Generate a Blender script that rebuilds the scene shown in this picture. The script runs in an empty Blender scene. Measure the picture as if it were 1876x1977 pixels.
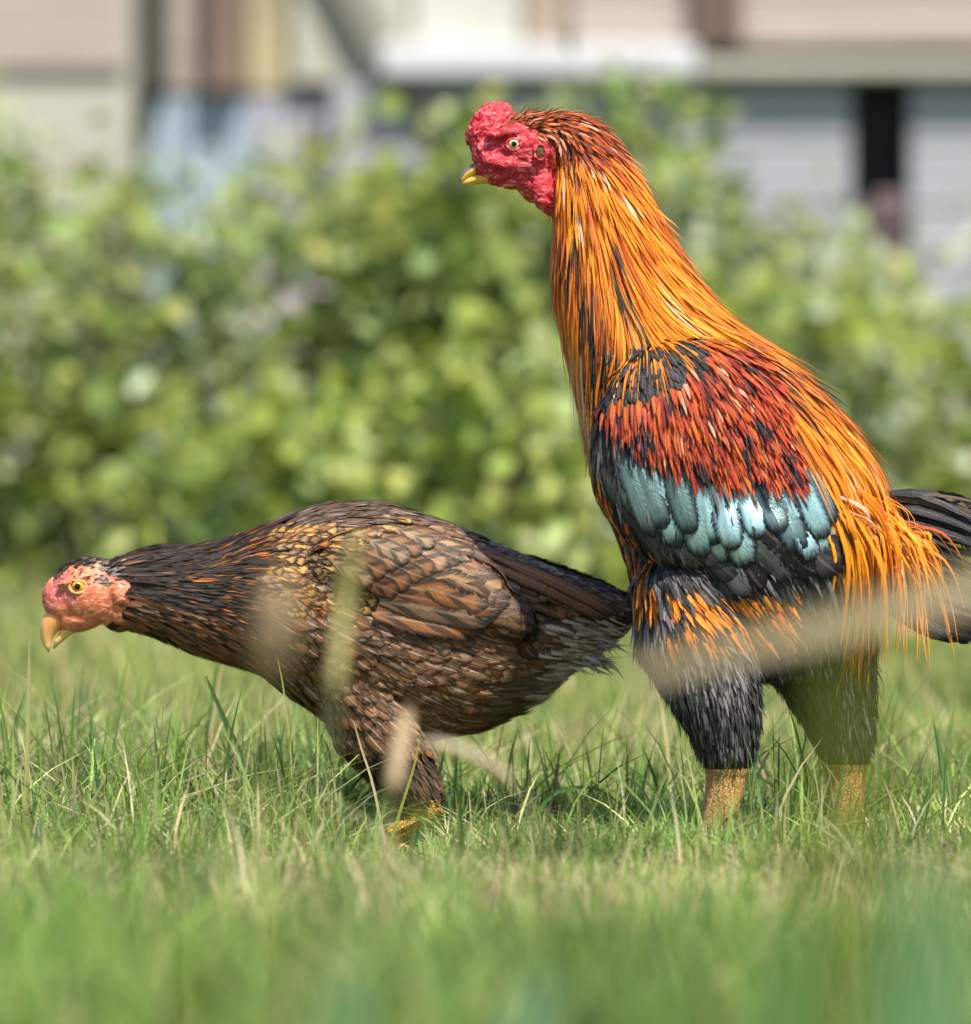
import bpy, bmesh, math, random
import numpy as np
from mathutils import Vector, Matrix, noise
from mathutils.bvhtree import BVHTree

R = random.Random(7)
NR = np.random.default_rng(11)
sc = bpy.context.scene
C = sc.collection

# ------------------------------------------------------------------ camera, light, exposure
PW, PH = 1876.0, 1977.0            # reference grid of the photograph
DIST, S, HOR = 5.0, 0.00045, 900.0  # metres to the birds, metres per grid step there, horizon row
CAMH = 750 * S
cam_d = bpy.data.cameras.new("camera")
cam = bpy.data.objects.new("camera", cam_d)
C.objects.link(cam)
PITCH = math.atan((PH / 2 - HOR) * S / DIST)
cam.location = (0, -DIST, CAMH)
cam.rotation_euler = (math.pi / 2 - PITCH, 0, 0)
cam_d.sensor_fit = 'VERTICAL'
cam_d.sensor_height = 24
cam_d.lens = 24 * DIST / (PH * S)
cam_d.clip_start = 0.1
cam_d.clip_end = 3000
cam_d.dof.use_dof = True
cam_d.dof.focus_distance = DIST - 0.03
cam_d.dof.aperture_fstop = cam_d.lens / 44.0
sc.camera = cam

SUN_DIR = Vector((0.28, -0.46, 0.84)).normalized()      # towards the sun
elev = math.asin(SUN_DIR.z)
world = bpy.data.worlds.new("World")
sc.world = world
world.use_nodes = True
wn = world.node_tree
wn.nodes.clear()
sky = wn.nodes.new("ShaderNodeTexSky")
sky.sky_type = 'NISHITA'
sky.sun_disc = False
sky.sun_elevation = elev
sky.sun_rotation = math.atan2(SUN_DIR.x, SUN_DIR.y)
bg = wn.nodes.new("ShaderNodeBackground")
bg.inputs[1].default_value = 0.10
wo = wn.nodes.new("ShaderNodeOutputWorld")
wn.links.new(sky.outputs[0], bg.inputs[0])
wn.links.new(bg.outputs[0], wo.inputs[0])
sun_d = bpy.data.lights.new("sun", 'SUN')
sun_d.energy = 4.6
sun_d.angle = math.radians(0.5)
sun_d.color = (1.0, 0.95, 0.86)
sun = bpy.data.objects.new("sun", sun_d)
sun.rotation_euler = SUN_DIR.to_track_quat('Z', 'Y').to_euler()
sun.location = (2, -4, 8)
C.objects.link(sun)

vs = sc.view_settings
vs.view_transform = 'Standard'
vs.look = 'None'
vs.exposure = 0.9
vs.gamma = 1
vs.use_curve_mapping = False
sc.cycles.use_denoising = True
sc.cycles.max_bounces = 6
sc.cycles.transparent_max_bounces = 16

# ------------------------------------------------------------------ helpers
CP, SP = math.cos(PITCH), math.sin(PITCH)


def at(px, py, Y=0.0):
    """the point at depth Y seen at grid position px, py"""
    a = (px - PW / 2) * S / DIST
    b = (PH / 2 - py) * S / DIST
    # camera frame: right (1,0,0), up (0,SP,CP), forward (0,CP,-SP)
    d = Vector((a, CP + b * SP, -SP + b * CP))
    k = (Y + DIST) / d.y
    return Vector((0, -DIST, CAMH)) + d * k


def tag(o, label=None, cat=None, group=None, kind=None):
    if label: o['label'] = label
    if cat: o['category'] = cat
    if group: o['group'] = group
    if kind: o['kind'] = kind
    return o


def empty(name, loc=(0, 0, 0)):
    o = bpy.data.objects.new(name, None)
    o.empty_display_size = 0.05
    o.location = loc
    C.objects.link(o)
    return o


def link(name, me, mats=None, parent=None):
    o = bpy.data.objects.new(name, me)
    if mats:
        for m in (mats if isinstance(mats, (list, tuple)) else [mats]):
            me.materials.append(m)
    C.objects.link(o)
    if parent is not None:
        o.parent = parent
        p, off = parent, Vector((0, 0, 0))
        while p is not None:
            off += p.location
            p = p.parent
        o.location = -off            # meshes are written in world coordinates
    return o


def np_mesh(name, V, loops, starts, smooth=True):
    me = bpy.data.meshes.new(name)
    nf = len(starts)
    me.vertices.add(len(V))
    me.vertices.foreach_set('co', np.ascontiguousarray(V, dtype=np.float32).ravel())
    me.loops.add(len(loops))
    me.loops.foreach_set('vertex_index', np.ascontiguousarray(loops, dtype=np.int32))
    me.polygons.add(nf)
    me.polygons.foreach_set('loop_start', np.ascontiguousarray(starts, dtype=np.int32))
    me.update(calc_edges=True)
    if smooth:
        me.polygons.foreach_set('use_smooth', np.ones(nf, dtype=bool))
    return me


def attr(me, name, typ, arr):
    a = me.attributes.new(name, typ, 'POINT')
    a.data.foreach_set({'FLOAT_COLOR': 'color', 'FLOAT2': 'vector', 'FLOAT': 'value'}[typ],
                       np.ascontiguousarray(arr, dtype=np.float32).ravel())


class NT:
    """small node-tree writer"""
    def __init__(self, name):
        self.m = bpy.data.materials.new(name)
        self.m.use_nodes = True
        self.t = self.m.node_tree
        self.t.nodes.clear()
        self.out = self.t.nodes.new("ShaderNodeOutputMaterial")

    def n(self, typ, ins=None, **kw):
        nd = self.t.nodes.new(typ)
        for k, v in kw.items():
            setattr(nd, k, v)
        for k, v in (ins or {}).items():
            s = nd.inputs[k]
            if hasattr(v, 'is_output') or isinstance(v, bpy.types.NodeSocket):
                self.t.links.new(v, s)
            else:
                s.default_value = v
        return nd

    def math(self, op, a, b=0.0, c=0.0, clamp=False):
        return self.n("ShaderNodeMath", {0: a, 1: b, 2: c}, operation=op, use_clamp=clamp).outputs[0]

    def mix(self, f, a, b, blend='MIX'):
        nd = self.n("ShaderNodeMix", {0: f, 6: a, 7: b}, data_type='RGBA', blend_type=blend)
        return nd.outputs[2]

    def ramp(self, f, stops):
        nd = self.n("ShaderNodeValToRGB", {0: f})
        el = nd.color_ramp.elements
        while len(el) < len(stops):
            el.new(0.5)
        for e, (p, c) in zip(el, stops):
            e.position = p
            e.color = c if len(c) == 4 else (*c, 1)
        return nd.outputs[0]

    def smooth(self, x, a, b):
        nd = self.n("ShaderNodeMapRange", {0: x, 1: a, 2: b, 3: 0.0, 4: 1.0}, interpolation_type='SMOOTHSTEP')
        return nd.outputs[0]

    def attr(self, name):
        return self.n("ShaderNodeAttribute", attribute_name=name)

    def done(self, sh):
        self.t.links.new(sh, self.out.inputs[0])
        return self.m


def g4(c):
    return (c[0], c[1], c[2], 1.0)


def mat_plain(name, col, rough=0.8, var=0.15, scale=8.0, bump=0.3, detail=6, spec=0.3, stretch=(1, 1, 1)):
    t = NT(name)
    co = t.n("ShaderNodeTexCoord").outputs['Object']
    mp = t.n("ShaderNodeMapping", {0: co, 3: stretch}).outputs[0]
    nz = t.n("ShaderNodeTexNoise", {'Vector': mp, 'Scale': scale, 'Detail': detail}).outputs[0]
    c = t.ramp(nz, [(0.3, tuple(x * (1 - var) for x in col)), (0.7, tuple(min(1, x * (1 + var)) for x in col))])
    bp = t.n("ShaderNodeBump", {'Height': nz, 'Strength': bump, 'Distance': 0.01}).outputs[0]
    p = t.n("ShaderNodeBsdfPrincipled", {'Base Color': c, 'Roughness': rough, 'Specular IOR Level': spec, 'Normal': bp})
    return t.done(p.outputs[0])


def mat_feather():
    t = NT("feather")
    uv = t.n("ShaderNodeSeparateXYZ", {0: t.attr("fuv").outputs['Vector']})
    u, v = uv.outputs[0], uv.outputs[1]
    par = t.n("ShaderNodeSeparateColor", {0: t.attr("par").outputs['Color']})
    chev, shaft, irid = par.outputs[0], par.outputs[1], par.outputs[2]
    col, edge = t.attr("col").outputs['Color'], t.attr("edge").outputs['Color']
    rnd = t.attr("par").outputs['Alpha']
    e = t.math('MULTIPLY', t.math('ABSOLUTE', t.math('SUBTRACT', u, 0.5)), 2.0)
    # barbs: fine streaks that leave the shaft at a slant
    slant = t.math('SUBTRACT', t.math('MULTIPLY', v, 1.0), t.math('MULTIPLY', e, 0.22))
    bv = t.n("ShaderNodeCombineXYZ", {0: t.math('MULTIPLY', slant, 26.0), 1: t.math('MULTIPLY', e, 1.2), 2: t.math('MULTIPLY', rnd, 91.0)}).outputs[0]
    nz = t.n("ShaderNodeTexNoise", {'Vector': bv, 'Scale': 1.6, 'Detail': 4.0, 'Roughness': 0.65}).outputs[0]
    lv = t.n("ShaderNodeCombineXYZ", {0: t.math('MULTIPLY', u, 9.0), 1: t.math('MULTIPLY', v, 2.2), 2: t.math('MULTIPLY', rnd, 57.0)}).outputs[0]
    nz2 = t.n("ShaderNodeTexNoise", {'Vector': lv, 'Scale': 1.0, 'Detail': 3.0}).outputs[0]
    wob = t.math('MULTIPLY', t.math('SUBTRACT', nz, 0.5), 0.7)
    em = t.math('MAXIMUM', e, t.math('MULTIPLY', t.math('SUBTRACT', v, 0.62), 2.6))
    lace = t.smooth(t.math('ADD', em, wob), 0.45, 0.85)
    # chevrons: dark V bars inside the feather
    ph = t.math('MULTIPLY', t.math('SUBTRACT', t.math('MULTIPLY', v, 2.4), t.math('MULTIPLY', e, 0.8)), 6.283)
    ch = t.smooth(t.math('ADD', t.math('SINE', ph), t.math('MULTIPLY', wob, 2.2)), -0.1, 0.7)
    lace = t.math('MAXIMUM', lace, t.math('MULTIPLY', ch, chev))
    c = t.mix(lace, col, edge)
    sh = t.math('MULTIPLY', t.math('SUBTRACT', 1.0, t.smooth(e, 0.05, 0.17)), shaft)
    c = t.mix(t.math('MULTIPLY', sh, 0.75), c, (0.52, 0.40, 0.28, 1))
    f = t.math('ADD', t.math('MULTIPLY', nz, 0.9), t.math('MULTIPLY', nz2, 0.9))
    f = t.math('ADD', t.math('MULTIPLY', f, 1.25), -0.12)
    c = t.mix(1.0, c, t.n("ShaderNodeCombineColor", {0: f, 1: f, 2: f}).outputs[0], 'MULTIPLY')
    hgt = t.math('ADD', nz, t.math('MULTIPLY', nz2, 0.6))
    bp = t.n("ShaderNodeBump", {'Height': hgt, 'Strength': 0.55, 'Distance': 0.0012}).outputs[0]
    p = t.n("ShaderNodeBsdfPrincipled", {'Base Color': c, 'Roughness': t.math('SUBTRACT', 0.40, t.math('MULTIPLY', irid, 0.08)),
                                         'Specular IOR Level': t.math('ADD', 0.30, t.math('MULTIPLY', irid, 0.3)), 'Metallic': t.math('MULTIPLY', irid, 0.75),
                                         'Normal': bp})
    tr = t.n("ShaderNodeBsdfTranslucent", {0: c})
    mx = t.n("ShaderNodeMixShader", {0: 0.12, 1: p.outputs[0], 2: tr.outputs[0]})
    # frayed barbs: the rim breaks up into fine slanted gaps
    rim = t.math('MAXIMUM', e, t.math('MULTIPLY', t.math('SUBTRACT', v, 0.80), 5.0))
    gap = t.smooth(t.math('ADD', t.math('MULTIPLY', t.math('SUBTRACT', nz, 0.5), 2.6), t.math('MULTIPLY', t.math('SUBTRACT', rim, 0.84), 2.2)), 0.0, 0.12)
    tp = t.n("ShaderNodeBsdfTransparent")
    fx = t.n("ShaderNodeMixShader", {0: gap, 1: mx.outputs[0], 2: tp.outputs[0]})
    return t.done(fx.outputs[0])


def mat_leaf(name, transl=0.3, rough=0.45, spec=0.4):
    t = NT(name)
    col = t.attr("col").outputs['Color']
    p = t.n("ShaderNodeBsdfPrincipled", {'Base Color': col, 'Roughness': rough, 'Specular IOR Level': spec})
    tr = t.n("ShaderNodeBsdfTranslucent", {0: t.mix(1.0, col, (1.25, 1.3, 0.6, 1), 'MULTIPLY')})
    mx = t.n("ShaderNodeMixShader", {0: transl, 1: p.outputs[0], 2: tr.outputs[0]})
    return t.done(mx.outputs[0])


def mat_skin(name, c_hi, c_mid, c_lo, scale=260.0, bump=1.0, rough=0.42):
    t = NT(name)
    co = t.n("ShaderNodeTexCoord").outputs['Object']
    wp = t.n("ShaderNodeTexNoise", {'Vector': co, 'Scale': scale * 0.35, 'Detail': 2.0}).outputs[1]
    wv = t.n("ShaderNodeVectorMath", {0: co, 1: t.n("ShaderNodeVectorMath", {0: wp, 3: 0.02}, operation='SCALE').outputs[0]}, operation='ADD').outputs[0]
    mp = t.n("ShaderNodeMapping", {0: wv, 2: (0, 0.35, 0), 3: (0.55, 1.0, 1.35)}).outputs[0]
    n0 = t.n("ShaderNodeTexNoise", {'Vector': mp, 'Scale': scale, 'Detail': 4.0, 'Roughness': 0.6, 'Distortion': 0.6}).outputs[0]
    rg = t.math('SUBTRACT', 1.0, t.math('MULTIPLY', t.math('ABSOLUTE', t.math('SUBTRACT', n0, 0.5)), 5.0))
    n1 = t.math('SUBTRACT', 0.66, t.math('MULTIPLY', t.math('MAXIMUM', rg, 0.0), 0.42))
    vo = t.n("ShaderNodeTexVoronoi", {'Vector': co, 'Scale': scale * 1.5}).outputs[0]
    h = t.math('SUBTRACT', n1, t.math('MULTIPLY', vo, 0.12))
    c = t.ramp(h, [(0.24, c_lo), (0.42, c_mid), (0.62, c_hi)])  # crease shade and ridge highlights put into the colour: folds dark, ridges pale
    bp = t.n("ShaderNodeBump", {'Height': h, 'Strength': bump, 'Distance': 0.002}).outputs[0]
    p = t.n("ShaderNodeBsdfPrincipled", {'Base Color': c, 'Roughness': rough, 'Specular IOR Level': 0.45, 'Normal': bp,
                                         'Subsurface Weight': 0.12, 'Subsurface Scale': 0.003, 'Subsurface Radius': (1.0, 0.3, 0.2)})
    return t.done(p.outputs[0])


def mat_scales(name, c1, c2):
    t = NT(name)
    co = t.n("ShaderNodeTexCoord").outputs['Object']
    mp = t.n("ShaderNodeMapping", {0: co, 3: (1, 1, 1.5)}).outputs[0]
    vo = t.n("ShaderNodeTexVoronoi", {'Vector': mp, 'Scale': 330.0}, feature='DISTANCE_TO_EDGE').outputs[0]
    vs_ = t.n("ShaderNodeSeparateColor", {0: t.n("ShaderNodeTexVoronoi", {'Vector': mp, 'Scale': 330.0}).outputs['Color']}).outputs[0]
    vc = t.n("ShaderNodeCombineColor", {0: vs_, 1: vs_, 2: vs_}).outputs[0]
    nz = t.n("ShaderNodeTexNoise", {'Vector': co, 'Scale': 60.0, 'Detail': 3.0}).outputs[0]
    k = t.smooth(vo, 0.0, 0.16)
    c = t.mix(k, g4(c2), t.ramp(nz, [(0.3, tuple(x * 0.75 for x in c1)), (0.7, c1)]))
    c = t.mix(0.35, c, t.mix(1.0, c, vc, 'MULTIPLY'))
    bp = t.n("ShaderNodeBump", {'Height': k, 'Strength': 0.9, 'Distance': 0.002}).outputs[0]
    p = t.n("ShaderNodeBsdfPrincipled", {'Base Color': c, 'Roughness': 0.5, 'Specular IOR Level': 0.4, 'Normal': bp})
    return t.done(p.outputs[0])


def mat_horn(name, base, tip, axis=0, a=0.0, b=1.0, rough=0.3):
    t = NT(name)
    nz = t.n("ShaderNodeTexNoise", {'Vector': t.n("ShaderNodeTexCoord").outputs['Object'], 'Scale': 140.0, 'Detail': 3.0}).outputs[0]
    tt = t.attr("tt").outputs['Fac']
    f = t.math('ADD', tt, t.math('MULTIPLY', t.math('SUBTRACT', nz, 0.5), 0.3))
    c = t.mix(t.smooth(f, a, b), g4(base), g4(tip))
    p = t.n("ShaderNodeBsdfPrincipled", {'Base Color': c, 'Roughness': rough, 'Specular IOR Level': 0.45})
    return t.done(p.outputs[0])


M_FEATHER = mat_feather()
M_LEAF = mat_leaf("shrub_leaf", 0.32, 0.42, 0.45)
M_GRASS = mat_leaf("grass_blade", 0.35, 0.5, 0.35)
M_RED = mat_skin("rooster_skin", (0.92, 0.32, 0.32), (0.79, 0.085, 0.105), (0.44, 0.011, 0.022), 150.0, 0.9)
M_PINK = mat_skin("hen_skin", (0.86, 0.45, 0.27), (0.78, 0.31, 0.165), (0.60, 0.15, 0.075), 130.0, 0.6)
M_RUST = mat_plain("under_plumage_rust", (0.20, 0.05, 0.008), 0.9, 0.4, 200, 0.5)
M_HENCOMB = mat_skin("hen_comb_skin", (0.85, 0.44, 0.36), (0.76, 0.25, 0.19), (0.55, 0.11, 0.09), 170.0, 0.5)
M_UNDER = mat_plain("under_plumage", (0.02, 0.015, 0.012), 0.9, 0.4, 200, 0.5)
M_UNDERB = mat_plain("under_plumage_brown", (0.035, 0.02, 0.012), 0.9, 0.4, 200, 0.5)
M_SHANK = mat_scales("rooster_shank", (0.82, 0.46, 0.15), (0.46, 0.21, 0.06))
M_SHANKH = mat_scales("hen_shank", (0.80, 0.46, 0.08), (0.40, 0.17, 0.03))
M_BARK = mat_plain("stem_bark", (0.10, 0.075, 0.05), 0.9, 0.35, 30, 0.6)


# ------------------------------------------------------------------ setting: ground and house
def grid_ground():
    xs = np.concatenate([[-600, -120, -30, -8], np.linspace(-3, 3, 31), [8, 30, 120, 600]])
    ys = np.concatenate([[-60, -20, -8], np.linspace(-4, 8, 49), [12, 30, 120, 500, 1500]])
    X, Y = np.meshgrid(xs, ys)
    Z = np.zeros_like(X)
    near = (np.abs(X) < 3.5) & (Y > -4.5) & (Y < 9)
    for i in np.argwhere(near):
        Z[tuple(i)] = 0.012 * noise.noise(Vector((X[tuple(i)] * 1.7, Y[tuple(i)] * 1.7, 0.3))) - 0.006
    nx, ny = len(xs), len(ys)
    V = np.stack([X.ravel(), Y.ravel(), Z.ravel()], 1)
    idx = np.arange(nx * ny).reshape(ny, nx)
    q = np.stack([idx[:-1, :-1], idx[:-1, 1:], idx[1:, 1:], idx[1:, :-1]], -1).reshape(-1, 4)
    me = np_mesh("ground", V, q.ravel(), np.arange(len(q)) * 4)
    t = NT("lawn_soil")
    co = t.n("ShaderNodeTexCoord").outputs['Object']
    n1 = t.n("ShaderNodeTexNoise", {'Vector': co, 'Scale': 5.0, 'Detail': 8.0}).outputs[0]
    n2 = t.n("ShaderNodeTexNoise", {'Vector': co, 'Scale': 90.0, 'Detail': 4.0}).outputs[0]
    f = t.math('ADD', t.math('MULTIPLY', n1, 0.5), t.math('MULTIPLY', n2, 0.5))
    c = t.ramp(f, [(0.35, (0.045, 0.07, 0.018)), (0.5, (0.075, 0.10, 0.03)), (0.65, (0.14, 0.125, 0.06))])
    bp = t.n("ShaderNodeBump", {'Height': n2, 'Strength': 0.8, 'Distance': 0.02}).outputs[0]
    p = t.n("ShaderNodeBsdfPrincipled", {'Base Color': c, 'Roughness': 0.9, 'Normal': bp, 'Specular IOR Level': 0.2})
    o = link("ground", me, t.done(p.outputs[0]))
    tag(o, kind='structure')


grid_ground()


def box_bm(bm, p0, p1, bevel=0.006):
    b = bmesh.new()
    bmesh.ops.create_cube(b, size=1)
    for v in b.verts:
        v.co = Vector([(p0[i] + p1[i]) / 2 + v.co[i] * (p1[i] - p0[i]) for i in range(3)])
    if bevel:
        bmesh.ops.bevel(b, geom=b.edges[:], offset=bevel, segments=1, affect='EDGES')
    me = bpy.data.meshes.new("tmp")
    b.to_mesh(me)
    b.free()
    bm.from_mesh(me)
    bpy.data.meshes.remove(me)


def box(name, p0, p1, mat, parent, bevel=0.006):
    bm = bmesh.new()
    box_bm(bm, [min(a, b) for a, b in zip(p0, p1)], [max(a, b) for a, b in zip(p0, p1)], bevel)
    me = bpy.data.meshes.new(name)
    bm.to_mesh(me)
    bm.free()
    return link(name, me, mat, parent)


M_GREY = mat_plain("grey_board", (0.31, 0.315, 0.33), 0.7, 0.10, 3, 0.3, stretch=(1, 1, 9))
M_BEIGE = mat_plain("beige_board", (0.36, 0.30, 0.26), 0.75, 0.14, 3, 0.3, stretch=(1, 1, 9))
M_PALE = mat_plain("pale_render", (0.38, 0.365, 0.30), 0.8, 0.08, 5, 0.3)
M_WHITE = mat_plain("white_trim_paint", (0.52, 0.52, 0.53), 0.5, 0.05, 5, 0.1)
M_BROWN = mat_plain("brown_timber", (0.15, 0.10, 0.08), 0.7, 0.3, 4, 0.4, stretch=(1, 1, 0.3))
M_DARK = mat_plain("dark_timber", (0.05, 0.052, 0.042), 0.7, 0.3, 4, 0.4)
M_BLUE = mat_plain("blue_grey_paint", (0.30, 0.36, 0.43), 0.55, 0.08, 4, 0.2, stretch=(4, 4, 0.5))
M_PURPLE = mat_plain("weathered_brick", (0.17, 0.12, 0.12), 0.85, 0.35, 9, 0.5)
M_ROOF = mat_plain("roof_slate", (0.16, 0.15, 0.15), 0.7, 0.25, 6, 0.4)
M_GLASS = mat_plain("window_glass", (0.03, 0.035, 0.035), 0.08, 0.1, 3, 0.0, spec=0.6)

HY = 11.0


def house():
    K = (HY + DIST) / DIST * S

    def X(px): return (px - PW / 2) * K
    def Zp(py): return at(938, py, HY).z
    root = empty("garden_house", (0, HY + 1.6, 0))
    tag(root, "weathered garden house behind the shrubs with grey boards under a white ledge", "house")
    y0 = HY
    # lower wall in horizontal grey boards, left and right of the dark recess
    z_led = Zp(158)
    nb = 8
    hb = z_led / nb
    for (xa, xb) in ((X(640), X(1643)), (X(1758), X(4200))):
        for i in range(nb):
            box("board", (xa, y0 + (0.004 if i % 2 else 0), i * hb + 0.004), (xb, y0 + 0.16, (i + 1) * hb - 0.004), M_GREY, root, 0.004)
    box("wall", (X(640), y0 + 0.03, 0), (X(1643), y0 + 0.14, z_led - 0.01), M_DARK, root, 0)
    box("wall", (X(1758), y0 + 0.03, 0), (X(4200), y0 + 0.14, z_led - 0.01), M_DARK, root, 0)
    # recess with a dark back and a brick pier low down
    box("recess_back", (X(1644), y0 + 0.22, 0), (X(1757), y0 + 0.30, z_led - 0.012), M_DARK, root, 0)
    pier = empty("brick_pier", (0, 0, 0))
    pier.parent = root
    pier.location = Vector((X(1700), y0 + 0.1, 0)) - root.location
    for i in range(12):
        zt = Zp(390) * i / 12
        for j in range(2):
            xa = X(1650) + j * (X(1750) - X(1650)) / 2
            box("brick", (xa + 0.003, y0 + 0.04 + R.uniform(0, .006), zt + 0.004), (xa + (X(1750) - X(1650)) / 2 - 0.003, y0 + 0.2, zt + Zp(390) / 12 - 0.004),
                M_PURPLE if (i + j) % 5 else M_BEIGE, pier, 0.004)
    box("pier_cap", (X(1688), y0 + 0.02, Zp(425)), (X(1754), y0 + 0.2, Zp(372)), M_PURPLE, root, 0.006)
    # white ledge, its dark shadow gap is real: it stands proud of the wall
    box("ledge", (X(735), y0 - 0.10, Zp(150)), (X(1345), y0 + 0.2, Zp(88)), M_WHITE, root, 0.008)
    box("ledge", (X(1347), y0 - 0.08, Zp(150)), (X(4200), y0 + 0.2, Zp(118)), M_PALE, root, 0.008)
    # upper boards, window posts
    ztop = 2.5
    zu = Zp(86)
    for i in range(7):
        za, zb = zu + (ztop - zu) * i / 7, zu + (ztop - zu) * (i + 1) / 7
        box("upper_board", (X(1105), y0 + 0.05 + (0.004 if i % 2 else 0), za + 0.003), (X(1335), y0 + 0.2, zb - 0.003), M_BEIGE, root, 0.004)
        box("upper_board", (X(1432), y0 + 0.05 + (0.004 if i % 2 else 0), za + 0.003), (X(4200), y0 + 0.2, zb - 0.003), M_BEIGE, root, 0.004)
    box("post", (X(1337), y0 + 0.0, Zp(87)), (X(1430), y0 + 0.2, ztop), M_BROWN, root, 0.008)
    win = box("window", (X(790), y0 + 0.10, Zp(86)), (X(1103), y0 + 0.2, ztop), M_PALE, root, 0.004)
    box("pane", (X(800), y0 + 0.085, Zp(80)), (X(1012), y0 + 0.098, ztop - 0.1), mat_plain("frosted_pane", (0.42, 0.42, 0.37), 0.3, 0.2, 3, 0), win, 0)
    box("frame", (X(1016), y0 + 0.06, Zp(84)), (X(1098), y0 + 0.099, ztop - 0.05), mat_plain("window_brown", (0.27, 0.21, 0.16), 0.7, 0.2, 5, 0.2), win, 0.004)
    # left bay: door in blue grey under a beige and brown head, pale corner wall
    box("door", (X(272), y0 + 0.12, 0), (X(478), y0 + 0.2, Zp(176)), M_BLUE, root, 0.006)
    for i in range(4):
        xa = X(285 + i * 47)
        box("door_board", (xa, y0 + 0.105, 0.05), (xa + 40 * K, y0 + 0.119, Zp(186)), M_BLUE, root, 0.004)
    box("side_panel", (X(480), y0 + 0.11, 0), (X(638), y0 + 0.2, Zp(176)), mat_plain("lilac_grey_paint", (0.33, 0.32, 0.36), .6, .12, 4, .2), root, 0.006)
    box("jamb", (X(264), y0 + 0.02, Zp(172)), (X(322), y0 + 0.2, ztop), M_DARK, root, 0.006)
    box("head_panel", (X(324), y0 + 0.10, Zp(172)), (X(398), y0 + 0.2, ztop), M_BEIGE, root, 0.006)
    box("post", (X(400), y0 + 0.02, Zp(172)), (X(472), y0 + 0.2, ztop), M_BROWN, root, 0.006)
    box("head_panel", (X(474), y0 + 0.10, Zp(172)), (X(560), y0 + 0.2, ztop), mat_plain("ochre_panel", (0.36, 0.30, 0.18), .7, .2, 5, .2), root, 0.006)
    box("head_panel", (X(562), y0 + 0.06, Zp(156)), (X(788), y0 + 0.2, ztop), M_PALE, root, 0.006)
    brace_bm = bmesh.new()
    box_bm(brace_bm, (-0.045, -0.02, -0.4), (0.045, 0.02, 0.4), 0.004)
    me = bpy.data.meshes.new("brace")
    brace_bm.to_mesh(me)
    brace_bm.free()
    br = link("brace", me, mat_plain("brace_grey", (0.20, 0.19, 0.16), .7, .2, 5, .2), root)
    br.location = Vector((X(735), y0 + 0.02, Zp(90))) - root.location
    br.rotation_euler = (0, math.radians(-28), 0)
    box("corner_wall", (X(-2800), y0 - 0.30, 0), (X(262), y0 + 0.2, ztop), M_PALE, root, 0.01)
    box("string_course", (X(-2800), y0 - 0.325, Zp(152)), (X(258), y0 - 0.302, ztop), M_BEIGE, root, 0.006)
    # roof and body, above and behind the frame
    box("side_wall", (X(-2800), y0 + 0.21, 0), (X(-2795), y0 + 3.2, ztop), M_PALE, root, 0)
    box("side_wall", (X(4190), y0 + 0.21, 0), (X(4199), y0 + 3.2, ztop), M_GREY, root, 0)
    box("back_wall", (X(-2800), y0 + 3.21, 0), (X(4200), y0 + 3.3, ztop), M_GREY, root, 0)
    bm = bmesh.new()
    xa, xb = X(-2900), X(4300)
    vs_ = [bm.verts.new(p) for p in ((xa, y0 - 0.1, ztop + .01), (xb, y0 - 0.1, ztop + .01), (xb, y0 + 1.65, ztop + 1.1), (xa, y0 + 1.65, ztop + 1.1), (xa, y0 + 3.5, ztop + .01), (xb, y0 + 3.5, ztop + .01))]
    bm.faces.new([vs_[0], vs_[1], vs_[2], vs_[3]])
    bm.faces.new([vs_[3], vs_[2], vs_[5], vs_[4]])
    bm.faces.new([vs_[0], vs_[3], vs_[4]])
    bm.faces.new([vs_[1], vs_[5], vs_[2]])
    bm.faces.new([vs_[0], vs_[4], vs_[5], vs_[1]])
    me = bpy.data.meshes.new("roof")
    bm.to_mesh(me)
    bm.free()
    link("roof", me, M_ROOF, root)


house()


# ------------------------------------------------------------------ shrubs
def rot_frames(n, tilt_mu=None):
    """n random orthonormal frames"""
    a = NR.normal(size=(n, 3))
    a /= np.linalg.norm(a, axis=1, keepdims=True)
    b = NR.normal(size=(n, 3))
    b -= a * (a * b).sum(1, keepdims=True)
    b /= np.linalg.norm(b, axis=1, keepdims=True)
    return a, b, np.cross(a, b)


def leaf_mesh(name, P, size, cols, up=0.5):
    """one folded leaf (6 verts, 4 quads/tris) per point"""
    n = len(P)
    N, T, B = rot_frames(n)
    N = N + np.array([0.1, -0.45, up])
    N /= np.linalg.norm(N, axis=1, keepdims=True)
    T = T - N * (T * N).sum(1, keepdims=True)
    T /= np.linalg.norm(T, axis=1, keepdims=True)
    B = np.cross(N, T)
    L = size[:, None]
    w = L * 0.36
    p0 = P - T * L * 0.5
    pm = P - N * L * 0.05
    p1 = P + T * L * 0.5 - N * L * 0.12
    l0 = P - T * L * 0.18 + B * w + N * L * 0.06
    l1 = P + T * L * 0.2 + B * w * 0.8 + N * L * 0.04
    r0 = P - T * L * 0.18 - B * w + N * L * 0.06
    r1 = P + T * L * 0.2 - B * w * 0.8 + N * L * 0.04
    V = np.stack([p0, pm, p1, l0, l1, r0, r1], 1).reshape(-1, 3)
    q = np.array([[0, 1, 3], [1, 4, 3], [1, 2, 4], [0, 5, 1], [1, 5, 6], [1, 6, 2]])
    F = (np.arange(n)[:, None, None] * 7 + q[None]).reshape(-1, 3)
    me = np_mesh(name, V, F.ravel(), np.arange(len(F)) * 3, True)
    attr(me, "col", 'FLOAT_COLOR', np.repeat(np.c_[cols, np.ones(n)], 7, 0))
    return me


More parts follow.
